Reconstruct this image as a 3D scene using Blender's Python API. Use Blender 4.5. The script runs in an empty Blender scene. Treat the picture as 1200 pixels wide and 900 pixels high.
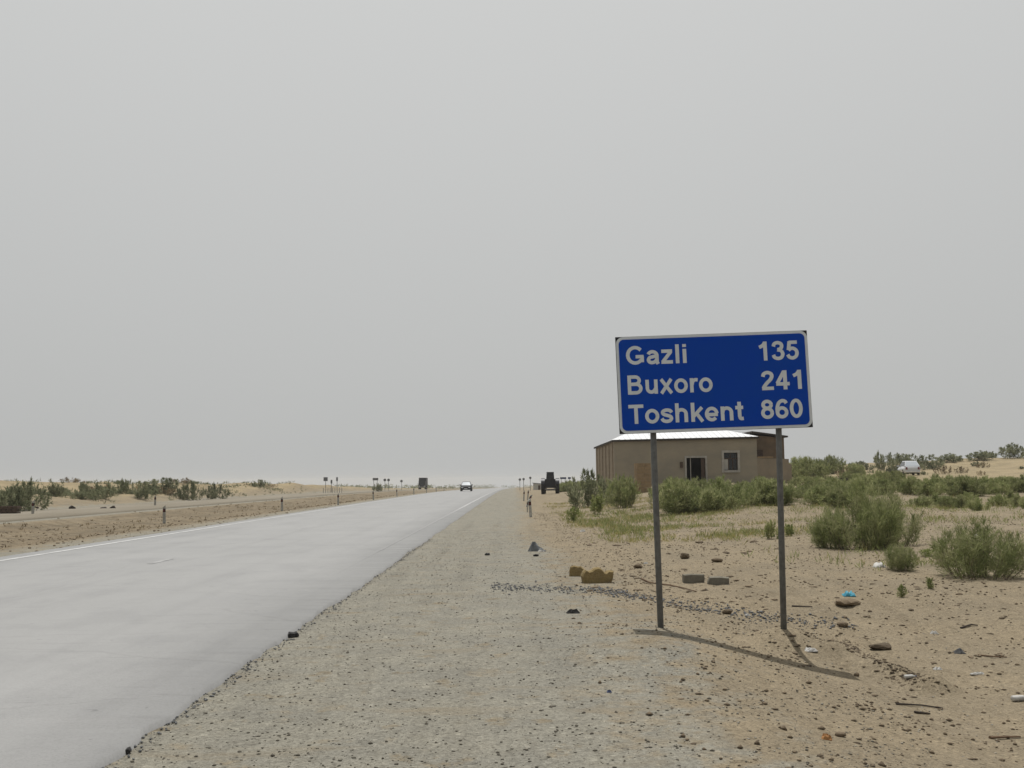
import bpy, math, random
import numpy as np
from mathutils import Vector, Matrix, Euler

random.seed(7)
RNG = np.random.default_rng(11)
sc = bpy.context.scene
col = sc.collection
R = math.radians

# ------------------------------------------------------------------ camera
EYE, FPX, VPX, VPY, ROLL = 1.6, 1170.0, 602.0, 562.0, R(0.5)
PITCH = math.atan((VPY - 450.0) / FPX)
YAW = math.atan((VPX - 600.0) / FPX)
cd = bpy.data.cameras.new('camera')
cam = bpy.data.objects.new('camera', cd)
col.objects.link(cam)
cd.sensor_width = 36.0
cd.lens = 36.0 * FPX / 1200.0
cd.clip_start = 0.05
cd.clip_end = 12000.0
CAMROT = Matrix.Rotation(YAW, 4, 'Z') @ Matrix.Rotation(math.pi / 2 + PITCH, 4, 'X') @ Matrix.Rotation(-ROLL, 4, 'Z')
cam.matrix_world = Matrix.Translation((0, 0, EYE)) @ CAMROT
sc.camera = cam
CR3 = CAMROT.to_3x3()

# ------------------------------------------------------------------ world, sun, exposure
SUN_DIR = Vector((0.012, -0.34, -1.0)).normalized()        # the way the light travels
sun_el = math.asin(-SUN_DIR.z)
sun_az = math.atan2(-SUN_DIR.x, -SUN_DIR.y)
w = bpy.data.worlds.new('World')
sc.world = w
w.use_nodes = True
nt = w.node_tree
nt.nodes.clear()
sky = nt.nodes.new('ShaderNodeTexSky')
sky.sky_type = 'NISHITA'
sky.sun_disc = False
sky.sun_elevation = sun_el
sky.sun_rotation = sun_az
sky.dust_density = 6.0
sky.air_density = 1.0
sky.ozone_density = 1.0
mx = nt.nodes.new('ShaderNodeMixRGB')
mx.inputs[0].default_value = 0.98                            # a dust-filled, nearly colourless sky
mx.inputs[2].default_value = (4.22, 4.26, 4.24, 1)
tcw = nt.nodes.new('ShaderNodeTexCoord')                      # the dust glows more towards the sun
dot = nt.nodes.new('ShaderNodeVectorMath')
dot.operation = 'DOT_PRODUCT'
dot.inputs[1].default_value = tuple(-SUN_DIR)
nt.links.new(tcw.outputs['Generated'], dot.inputs[0])
mrw = nt.nodes.new('ShaderNodeMapRange')
mrw.inputs[1].default_value, mrw.inputs[2].default_value = -0.4, 1.0
nt.links.new(dot.outputs['Value'], mrw.inputs[0])
dust = nt.nodes.new('ShaderNodeMixRGB')
dust.inputs[1].default_value = (2.22, 2.30, 2.28, 1)
dust.inputs[2].default_value = (6.55, 6.60, 6.52, 1)
nt.links.new(mrw.outputs[0], dust.inputs[0])
nt.links.new(dust.outputs[0], mx.inputs[2])
bg = nt.nodes.new('ShaderNodeBackground')
bg.inputs[1].default_value = 0.1
wo = nt.nodes.new('ShaderNodeOutputWorld')
nt.links.new(sky.outputs[0], mx.inputs[1])
nt.links.new(mx.outputs[0], bg.inputs[0])
nt.links.new(bg.outputs[0], wo.inputs[0])

sl = bpy.data.lights.new('sun', 'SUN')
sl.energy = 3.2
sl.angle = R(0.6)
sl.color = (1.0, 0.97, 0.93)
so = bpy.data.objects.new('sun', sl)
col.objects.link(so)
so.rotation_euler = SUN_DIR.to_track_quat('-Z', 'Y').to_euler()
so.location = (0, 60, 80)

sc.view_settings.view_transform = 'Standard'
sc.view_settings.look = 'None'
sc.view_settings.exposure = 0.1
sc.view_settings.gamma = 1.0
sc.view_settings.use_curve_mapping = False
sc.cycles.volume_bounces = 1
sc.cycles.max_bounces = 6


# ------------------------------------------------------------------ terrain function
def S(v, a, b):
    t = np.clip((np.asarray(v, float) - a) / (b - a), 0, 1)
    return t * t * (3 - 2 * t)


_L = RNG.random((256, 256))


def vnoise(x, y, seed=0):
    x = np.asarray(x, float) + seed * 17.31
    y = np.asarray(y, float) + seed * 9.77
    xi, yi = np.floor(x).astype(int), np.floor(y).astype(int)
    fx, fy = x - xi, y - yi
    fx, fy = fx * fx * (3 - 2 * fx), fy * fy * (3 - 2 * fy)
    a, b = _L[xi % 256, yi % 256], _L[(xi + 1) % 256, yi % 256]
    c, d = _L[xi % 256, (yi + 1) % 256], _L[(xi + 1) % 256, (yi + 1) % 256]
    return a + (b - a) * fx + (c - a) * fy + (a - b - c + d) * fx * fy


def fbm(x, y, seed=0, o=3):
    v, a, n = 0, 0.5, 0
    for i in range(o):
        v = v + a * vnoise(np.asarray(x) * 2 ** i, np.asarray(y) * 2 ** i, seed + i)
        n += a
        a *= 0.5
    return v / n


def z0(y):                                     # the land keeps level, then dips gently past 150 m
    u = (np.asarray(y, float) - 150.0) / 25.0
    return -0.0075 * 25.0 * np.where(u > 30, u, np.log1p(np.exp(np.minimum(u, 30))))


ROAD_R, ROAD_L = -2.36, -11.05


def road2(y):                                  # centre of the second carriageway
    return -25.2 - 0.010 * np.maximum(0, np.asarray(y, float) - 100.0)


def gauss2(x, y, cx, cy, s):
    return np.exp(-((x - cx) ** 2 + (y - cy) ** 2) / (2 * s * s))


def segdist(x, y, ax, ay, bx, by):
    dx, dy = bx - ax, by - ay
    t = np.clip(((x - ax) * dx + (y - ay) * dy) / (dx * dx + dy * dy), 0, 1)
    return np.hypot(x - ax - t * dx, y - ay - t * dy)


def H(x, y):
    x = np.asarray(x, float)
    y = np.asarray(y, float)
    h = z0(y)
    # right of the gravel shoulder: a step down near the camera, rising with distance
    calm = 1 - 0.9 * np.exp(-((x - 2.2) / 1.5) ** 4 - ((y - 9.9) / 0.9) ** 4)
    h = h - 0.36 * S(x, 1.2, 4.0) * (1 - S(y, 10.3, 15.5))
    h = h + 0.135 * gauss2(x, y, 1.1, 9.75, 0.75)
    h = h + 0.24 * gauss2(x, y, 2.93, 10.78, 0.33)                     # earth heaped round the right post
    h = h - 0.10 * gauss2(x, y, 4.05, 10.0, 0.28) + 0.13 * np.exp(-(segdist(x, y, 3.35, 10.45, 3.8, 9.35) / 0.19) ** 2) * (0.55 + 0.9 * vnoise(x * 4, y * 4, 5))
    keep = 1 - S(y, 82, 135) * (1 - S(x, 14, 42))
    rise = 1.75 * np.clip((y - 13.0) / 92.0, 0, 1) ** 1.05
    h = h + S(x, 2.6, 12) * rise * keep
    h = h + S(x, 18, 76) * S(y, 92, 158) * 2.5
    off_r = S(x, 2.0, 9.0)
    h = h + off_r * (0.22 * (fbm(x / 5, y / 5, 3) - 0.5) + 0.10 * (fbm(x / 1.3, y / 1.3, 8) - 0.5)) * calm
    h = h + S(x, 10, 22) * S(y, 40, 110) * 1.1 * (fbm(x / 13, y / 16, 21) - 0.45)
    # median and the land beyond the second carriageway
    r2 = road2(y)
    med = S(-x, 12.4, 15.0) * (1 - S(-x, -(r2 + 6.2), -(r2 + 4.0)))
    h = h - 0.22 * med + med * 0.16 * (fbm(x / 2.2, y / 3.0, 31) - 0.5)
    beyond = S(r2 - x, 3.6, 7.5)
    lim = S(y, 20, 48) * (1 - 0.75 * S(y, 120, 300))
    h = h + beyond * lim * (0.62 + 2.3 * np.clip(fbm(x / 7, y / 12, 41) - 0.30, 0, 1))
    h = h + beyond * 0.35 * (fbm(x / 2.5, y / 3.0, 47) - 0.5)
    # small unevenness
    shoulder = S(x, ROAD_R - 0.05, ROAD_R + 0.5)
    h = h + (shoulder + S(-x, 11.1, 12.0)) * (0.020 * (fbm(x / 0.5, y / 0.7, 13) - 0.5) + 0.035 * (fbm(x / 1.8, y / 2.6, 14) - 0.5)) * calm
    h = h + S(x, 1.0, 3.0) * 0.060 * (fbm(x / 0.30, y / 0.30, 15) - 0.5) * (1 - S(y, 25, 50)) * calm
    h = h - 0.035 * np.exp(-((y - 35.2 - 0.25 * np.sin(x * 1.7)) / 0.22) ** 2) * S(x, -2.0, -1.0) * (1 - S(x, 2.6, 4.0))   # shallow rut across the verge
    # bed under both carriageways
    h = h - 0.07 * S(x, ROAD_L - 0.10, ROAD_L + 0.2) * (1 - S(x, ROAD_R - 0.22, ROAD_R - 0.06))
    inr2 = 1 - S(np.abs(x - r2), 3.5, 4.6)
    h = h * (1 - inr2) + (z0(y) - 0.05) * inr2
    return h


def h1(x, y):
    return float(H(np.array([x]), np.array([y]))[0])


def ray(px, py):
    v = CR3 @ Vector(((px - 600.0) / FPX, (450.0 - py) / FPX, -1.0))
    return v / v.y


def at(px, py, Y):                              # the point at distance Y that the photo shows at (px, py)
    v = ray(px, py)
    return Vector((v.x * Y, Y, EYE + v.z * Y))


_YS = np.concatenate([np.arange(2.5, 60, 0.02), np.arange(60, 420, 0.1)])


def G(px, py):                                  # where the line of sight first meets the ground
    v = ray(px, py)
    d = EYE + v.z * _YS - H(v.x * _YS, _YS)
    k = int(np.argmax(d <= 0)) if (d <= 0).any() else len(_YS) - 1
    Y = float(_YS[k])
    return Vector((v.x * Y, Y, h1(v.x * Y, Y)))


def on(px, Y):                                  # ground point at distance Y under photo column px
    v = ray(px, VPY)
    return Vector((v.x * Y, Y, h1(v.x * Y, Y)))


# ------------------------------------------------------------------ materials
def _n(t, kind, **kw):
    n = t.nodes.new(kind)
    for k, v in kw.items():
        setattr(n, k, v)
    return n


def mat(name, c, rough=0.8, c2=None, scale=8.0, amt=0.5, bump=0.0, bscale=40.0, metal=0.0, spec=0.3, rnd=0.0, stretch=None, trans=0.0, coat=0.0):
    m = bpy.data.materials.new(name)
    m.use_nodes = True
    t = m.node_tree
    p = t.nodes['Principled BSDF']
    p.inputs['Roughness'].default_value = rough
    p.inputs['Metallic'].default_value = metal
    p.inputs['Specular IOR Level'].default_value = spec
    p.inputs['Coat Weight'].default_value = coat
    tc = _n(t, 'ShaderNodeTexCoord')
    src = tc.outputs['Object']
    if stretch:
        mp = _n(t, 'ShaderNodeMapping')
        mp.inputs['Scale'].default_value = stretch
        t.links.new(src, mp.inputs[0])
        src = mp.outputs[0]
    no = _n(t, 'ShaderNodeTexNoise')
    no.inputs['Scale'].default_value = scale
    no.inputs['Detail'].default_value = 6.0
    no.inputs['Roughness'].default_value = 0.62
    t.links.new(src, no.inputs['Vector'])
    ra = _n(t, 'ShaderNodeMapRange')
    ra.inputs[1].default_value, ra.inputs[2].default_value = 0.36, 0.66
    t.links.new(no.outputs[0], ra.inputs[0])
    mxn = _n(t, 'ShaderNodeMixRGB')
    if c2 is None:
        c2 = tuple(v * (1 - 0.45 * amt) for v in c)
    mxn.inputs[1].default_value = (*c, 1)
    mxn.inputs[2].default_value = (*c2, 1)
    t.links.new(ra.outputs[0], mxn.inputs[0])
    out = mxn.outputs[0]
    if rnd:
        oi = _n(t, 'ShaderNodeObjectInfo')
        hs = _n(t, 'ShaderNodeHueSaturation')
        r1 = _n(t, 'ShaderNodeMapRange')
        r1.inputs[3].default_value, r1.inputs[4].default_value = 1 - rnd, 1 + rnd
        t.links.new(oi.outputs['Random'], r1.inputs[0])
        t.links.new(r1.outputs[0], hs.inputs['Value'])
        t.links.new(out, hs.inputs['Color'])
        out = hs.outputs[0]
    t.links.new(out, p.inputs['Base Color'])
    if bump:
        nb = _n(t, 'ShaderNodeTexNoise')
        nb.inputs['Scale'].default_value = bscale
        nb.inputs['Detail'].default_value = 5
        t.links.new(src, nb.inputs['Vector'])
        bp = _n(t, 'ShaderNodeBump')
        bp.inputs['Strength'].default_value = bump
        bp.inputs['Distance'].default_value = 0.02
        t.links.new(nb.outputs[0], bp.inputs['Height'])
        t.links.new(bp.outputs[0], p.inputs['Normal'])
    if trans:
        tr = _n(t, 'ShaderNodeBsdfTranslucent')
        t.links.new(out, tr.inputs[0])
        ms = _n(t, 'ShaderNodeMixShader')
        ms.inputs[0].default_value = trans
        t.links.new(p.outputs[0], ms.inputs[1])
        t.links.new(tr.outputs[0], ms.inputs[2])
        t.links.new(ms.outputs[0], t.nodes['Material Output'].inputs[0])
    return m


def ground_mat():
    m = bpy.data.materials.new('desert_ground')
    m.use_nodes = True
    t = m.node_tree
    p = t.nodes['Principled BSDF']
    p.inputs['Roughness'].default_value = 0.95
    p.inputs['Specular IOR Level'].default_value = 0.1
    geo = _n(t, 'ShaderNodeNewGeometry')
    at_ = _n(t, 'ShaderNodeVertexColor', layer_name='zone')
    sp = _n(t, 'ShaderNodeSeparateColor')
    t.links.new(at_.outputs[0], sp.inputs[0])

    def noise(sc_, det=6, ro=0.6, vec=None):
        n = _n(t, 'ShaderNodeTexNoise')
        n.inputs['Scale'].default_value = sc_
        n.inputs['Detail'].default_value = det
        n.inputs['Roughness'].default_value = ro
        t.links.new(vec or geo.outputs['Position'], n.inputs['Vector'])
        return n.outputs[0]

    def rng(v, a, b, c=0.0, d=1.0):
        n = _n(t, 'ShaderNodeMapRange')
        for i, q in enumerate((a, b, c, d)):
            n.inputs[1 + i].default_value = q
        t.links.new(v, n.inputs[0])
        return n.outputs[0]

    def mix(f, a, b, mode='MIX'):
        n = _n(t, 'ShaderNodeMixRGB', blend_type=mode)
        for i, q in enumerate((f, a, b)):
            if isinstance(q, (tuple, float, int)):
                n.inputs[i].default_value = q if not isinstance(q, tuple) else (*q, 1)
            else:
                t.links.new(q, n.inputs[i])
        return n.outputs[0]
    sand = mix(rng(noise(0.7, 7), 0.38, 0.64), (0.252, 0.207, 0.140), (0.214, 0.179, 0.125))
    grav = mix(rng(noise(1.6, 7), 0.38, 0.62), (0.246, 0.232, 0.189), (0.212, 0.202, 0.169))
    med = mix(rng(noise(0.9, 7), 0.38, 0.64), (0.195, 0.155, 0.102), (0.140, 0.116, 0.080))
    dune = mix(rng(noise(0.35, 6), 0.4, 0.62), (0.305, 0.246, 0.152), (0.240, 0.197, 0.122))
    # a zone weight wobbles along its border
    wob = rng(noise(2.3, 8, 0.65), 0.3, 0.7, -0.55, 0.55)

    def zone(ch):
        ad = _n(t, 'ShaderNodeMath', operation='ADD')
        t.links.new(sp.outputs[ch], ad.inputs[0])
        t.links.new(wob, ad.inputs[1])
        return rng(ad.outputs[0], 0.25, 0.75)
    c = mix(zone(0), sand, grav)
    c = mix(zone(1), c, dune)
    c = mix(zone(2), c, med)
    # grit: dark and pale grains of several sizes
    g1 = rng(noise(38, 4, 0.7), 0.56, 0.72)
    c = mix(g1, c, mix(1.0, c, (0.48, 0.46, 0.44), 'MULTIPLY'))
    g2 = rng(noise(90, 3, 0.7), 0.58, 0.72, 0, 0.75)
    c = mix(g2, c, mix(1.0, c, (1.45, 1.45, 1.5), 'MULTIPLY'))
    g3 = rng(noise(7.0, 6, 0.7), 0.52, 0.75, 0, 0.8)
    c = mix(g3, c, mix(1.0, c, (0.70, 0.68, 0.66), 'MULTIPLY'))
    # single stones of the gravel, each its own shade
    for vs, thr, lo_, hi_ in ((62, 0.0, 0.80, 1.20), (27, 0.84, 0.72, 1.24)):
        vo = _n(t, 'ShaderNodeTexVoronoi')
        vo.inputs['Scale'].default_value = vs
        t.links.new(geo.outputs['Position'], vo.inputs['Vector'])
        sv = _n(t, 'ShaderNodeSeparateColor')
        t.links.new(vo.outputs['Color'], sv.inputs[0])
        k = rng(sv.outputs[0], 0, 1, lo_, hi_)
        f = _n(t, 'ShaderNodeMath', operation='GREATER_THAN')
        t.links.new(sv.outputs[1], f.inputs[0])
        f.inputs[1].default_value = thr
        ml = _n(t, 'ShaderNodeVectorMath', operation='SCALE')
        t.links.new(c, ml.inputs[0])
        t.links.new(k, ml.inputs['Scale'])
        c = mix(f.outputs[0], c, ml.outputs[0])
    # wheel tracks worn along the shoulder, drifts of blown sand across it
    mpt = _n(t, 'ShaderNodeMapping')
    mpt.inputs['Scale'].default_value = (2.6, 0.10, 1)
    t.links.new(geo.outputs['Position'], mpt.inputs[0])
    tr = rng(noise(1.0, 4, 0.6, mpt.outputs[0]), 0.50, 0.68, 0, 0.75)
    c = mix(tr, c, mix(1.0, c, (0.84, 0.835, 0.83), 'MULTIPLY'))
    mpd = _n(t, 'ShaderNodeMapping')
    mpd.inputs['Scale'].default_value = (0.55, 2.2, 1)
    t.links.new(geo.outputs['Position'], mpd.inputs[0])
    dr = rng(noise(1.0, 6, 0.62, mpd.outputs[0]), 0.56, 0.70, 0, 0.50)
    c = mix(dr, c, (0.222, 0.182, 0.122))
    t.links.new(c, p.inputs['Base Color'])
    hgt = _n(t, 'ShaderNodeMath', operation='ADD')
    t.links.new(noise(26, 6, 0.7), hgt.inputs[0])
    t.links.new(noise(110, 3, 0.6), hgt.inputs[1])
    bp = _n(t, 'ShaderNodeBump')
    bp.inputs['Strength'].default_value = 0.55
    bp.inputs['Distance'].default_value = 0.025
    t.links.new(hgt.outputs[0], bp.inputs['Height'])
    t.links.new(bp.outputs[0], p.inputs['Normal'])
    return m


def concrete_mat():
    m = bpy.data.materials.new('road_concrete')
    m.use_nodes = True
    t = m.node_tree
    p = t.nodes['Principled BSDF']
    p.inputs['Roughness'].default_value = 0.55
    p.inputs['Specular IOR Level'].default_value = 0.45
    geo = _n(t, 'ShaderNodeNewGeometry')

    def noise(scale, vs, det=6, ro=0.6):
        mp = _n(t, 'ShaderNodeMapping')
        mp.inputs['Scale'].default_value = vs
        t.links.new(geo.outputs['Position'], mp.inputs[0])
        n = _n(t, 'ShaderNodeTexNoise')
        n.inputs['Scale'].default_value = scale
        n.inputs['Detail'].default_value = det
        n.inputs['Roughness'].default_value = ro
        t.links.new(mp.outputs[0], n.inputs['Vector'])
        return n.outputs[0]

    def rng(v, a, b, c=0.0, d=1.0):
        n = _n(t, 'ShaderNodeMapRange')
        for i, q in enumerate((a, b, c, d)):
            n.inputs[1 + i].default_value = q
        t.links.new(v, n.inputs[0])
        return n.outputs[0]

    def mul(c, f, k):
        n = _n(t, 'ShaderNodeMixRGB', blend_type='MULTIPLY')
        t.links.new(f, n.inputs[0])
        t.links.new(c, n.inputs[1])
        n.inputs[2].default_value = (*k, 1)
        return n.outputs[0]
    n0 = _n(t, 'ShaderNodeMixRGB')
    n0.inputs[1].default_value = (0.276, 0.274, 0.268, 1)
    n0.inputs[2].default_value = (0.246, 0.245, 0.241, 1)
    t.links.new(rng(noise(0.45, (1, 0.6, 1), 7), 0.36, 0.66), n0.inputs[0])
    c = n0.outputs[0]
    c = mul(c, rng(noise(1.0, (0.55, 5.5, 1), 4), 0.60, 0.72, 0, 0.7), (0.82, 0.82, 0.82))     # faint marks across the lanes
    c = mul(c, rng(noise(1.0, (1.3, 26, 1), 3), 0.67, 0.73, 0, 0.8), (0.50, 0.50, 0.50))
    c = mul(c, rng(noise(1.0, (2.2, 0.05, 1), 3), 0.5, 0.75, 0, 0.7), (0.86, 0.86, 0.86))     # wheel tracks
    c = mul(c, rng(noise(55, (1, 1, 1), 3, 0.7), 0.55, 0.75, 0, 0.8), (0.78, 0.78, 0.78))
    c = mul(c, rng(noise(6, (1, 1, 1), 3, 0.6), 0.70, 0.76, 0, 0.8), (0.5, 0.5, 0.5))
    vo = _n(t, 'ShaderNodeTexVoronoi')                          # aggregate showing in the worn surface
    vo.inputs['Scale'].default_value = 75
    t.links.new(geo.outputs['Position'], vo.inputs['Vector'])
    sv = _n(t, 'ShaderNodeSeparateColor')
    t.links.new(vo.outputs['Color'], sv.inputs[0])
    c = mul(c, rng(sv.outputs[0], 0.3, 1.0, 0, 0.8), (0.88, 0.88, 0.87))
    wn = _n(t, 'ShaderNodeTexNoise')
    wn.inputs['Scale'].default_value = 1.3
    wn.inputs['Detail'].default_value = 5
    t.links.new(geo.outputs['Position'], wn.inputs['Vector'])
    wv = _n(t, 'ShaderNodeVectorMath', operation='MULTIPLY_ADD')
    t.links.new(wn.outputs['Color'], wv.inputs[0])
    wv.inputs[1].default_value = (0.55, 0.55, 0)
    t.links.new(geo.outputs['Position'], wv.inputs[2])
    mpc = _n(t, 'ShaderNodeMapping')
    mpc.inputs['Scale'].default_value = (0.16, 0.36, 0)
    t.links.new(wv.outputs[0], mpc.inputs[0])
    vc_ = _n(t, 'ShaderNodeTexVoronoi', feature='DISTANCE_TO_EDGE')
    vc_.inputs['Scale'].default_value = 1.0
    t.links.new(mpc.outputs[0], vc_.inputs['Vector'])
    c = mul(c, rng(vc_.outputs['Distance'], 0.001, 0.005, 0.20, 0.0), (0.55, 0.54, 0.53))      # hairline cracks
    c = mul(c, rng(noise(0.9, (1.0, 0.8, 1), 6, 0.6), 0.52, 0.62, 0, 0.6), (0.88, 0.88, 0.885))
    t.links.new(c, p.inputs['Base Color'])
    bp = _n(t, 'ShaderNodeBump')
    bp.inputs['Strength'].default_value = 0.25
    bp.inputs['Distance'].default_value = 0.006
    t.links.new(noise(70, (0.35, 1, 1), 4, 0.7), bp.inputs['Height'])
    t.links.new(bp.outputs[0], p.inputs['Normal'])
    return m


def paint_mat(name, base=0.62, near_wear=None, lo=0.42, hi=0.6):
    m = bpy.data.materials.new(name)
    m.use_nodes = True
    t = m.node_tree
    p = t.nodes['Principled BSDF']
    p.inputs['Roughness'].default_value = 0.7
    geo = _n(t, 'ShaderNodeNewGeometry')
    n = _n(t, 'ShaderNodeTexNoise')
    n.inputs['Scale'].default_value = 3.0
    n.inputs['Detail'].default_value = 8
    n.inputs['Roughness'].default_value = 0.75
    t.links.new(geo.outputs['Position'], n.inputs['Vector'])
    fac = n.outputs[0]
    if near_wear:
        sx = _n(t, 'ShaderNodeSeparateXYZ')
        t.links.new(geo.outputs['Position'], sx.inputs[0])
        r0 = _n(t, 'ShaderNodeMapRange')
        r0.inputs[1].default_value, r0.inputs[2].default_value = near_wear
        r0.inputs[3].default_value, r0.inputs[4].default_value = 0.45, 0.0
        t.links.new(sx.outputs[1], r0.inputs[0])
        ad = _n(t, 'ShaderNodeMath', operation='ADD')
        t.links.new(fac, ad.inputs[0])
        t.links.new(r0.outputs[0], ad.inputs[1])
        fac = ad.outputs[0]
    ra = _n(t, 'ShaderNodeMapRange')
    ra.inputs[1].default_value, ra.inputs[2].default_value = lo, hi
    t.links.new(fac, ra.inputs[0])
    mxn = _n(t, 'ShaderNodeMixRGB')
    mxn.inputs[1].default_value = (base, base, base * 0.98, 1)
    mxn.inputs[2].default_value = (0.222, 0.221, 0.218, 1)
    t.links.new(ra.outputs[0], mxn.inputs[0])
    t.links.new(mxn.outputs[0], p.inputs['Base Color'])
    return m


def foliage_mat(name, ca, cb, cc, scale=3.0):
    m = bpy.data.materials.new(name)
    m.use_nodes = True
    t = m.node_tree
    p = t.nodes['Principled BSDF']
    p.inputs['Roughness'].default_value = 0.75
    p.inputs['Specular IOR Level'].default_value = 0.15
    geo = _n(t, 'ShaderNodeNewGeometry')
    oi = _n(t, 'ShaderNodeObjectInfo')
    no = _n(t, 'ShaderNodeTexNoise')
    no.inputs['Scale'].default_value = scale
    no.inputs['Detail'].default_value = 3
    t.links.new(geo.outputs['Position'], no.inputs['Vector'])
    rp = _n(t, 'ShaderNodeValToRGB')
    e = rp.color_ramp.elements
    e[0].position, e[0].color = 0.34, (*ca, 1)
    e[1].position, e[1].color = 0.66, (*cc, 1)
    k = e.new(0.5)
    k.color = (*cb, 1)
    ad = _n(t, 'ShaderNodeMath', operation='MULTIPLY_ADD')
    t.links.new(geo.outputs['Random Per Island'], ad.inputs[0])
    ad.inputs[1].default_value = 0.22
    t.links.new(no.outputs[0], ad.inputs[2])
    sb = _n(t, 'ShaderNodeMath', operation='SUBTRACT')
    t.links.new(ad.outputs[0], sb.inputs[0])
    sb.inputs[1].default_value = 0.11
    t.links.new(sb.outputs[0], rp.inputs[0])
    hs = _n(t, 'ShaderNodeHueSaturation')
    r1 = _n(t, 'ShaderNodeMapRange')
    r1.inputs[3].default_value, r1.inputs[4].default_value = 0.78, 1.22
    t.links.new(oi.outputs['Random'], r1.inputs[0])
    t.links.new(r1.outputs[0], hs.inputs['Value'])
    t.links.new(rp.outputs[0], hs.inputs['Color'])
    t.links.new(hs.outputs[0], p.inputs['Base Color'])
    tr = _n(t, 'ShaderNodeBsdfTranslucent')
    t.links.new(hs.outputs[0], tr.inputs[0])
    ms = _n(t, 'ShaderNodeMixShader')
    ms.inputs[0].default_value = 0.5
    t.links.new(p.outputs[0], ms.inputs[1])
    t.links.new(tr.outputs[0], ms.inputs[2])
    t.links.new(ms.outputs[0], t.nodes['Material Output'].inputs[0])
    return m


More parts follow.
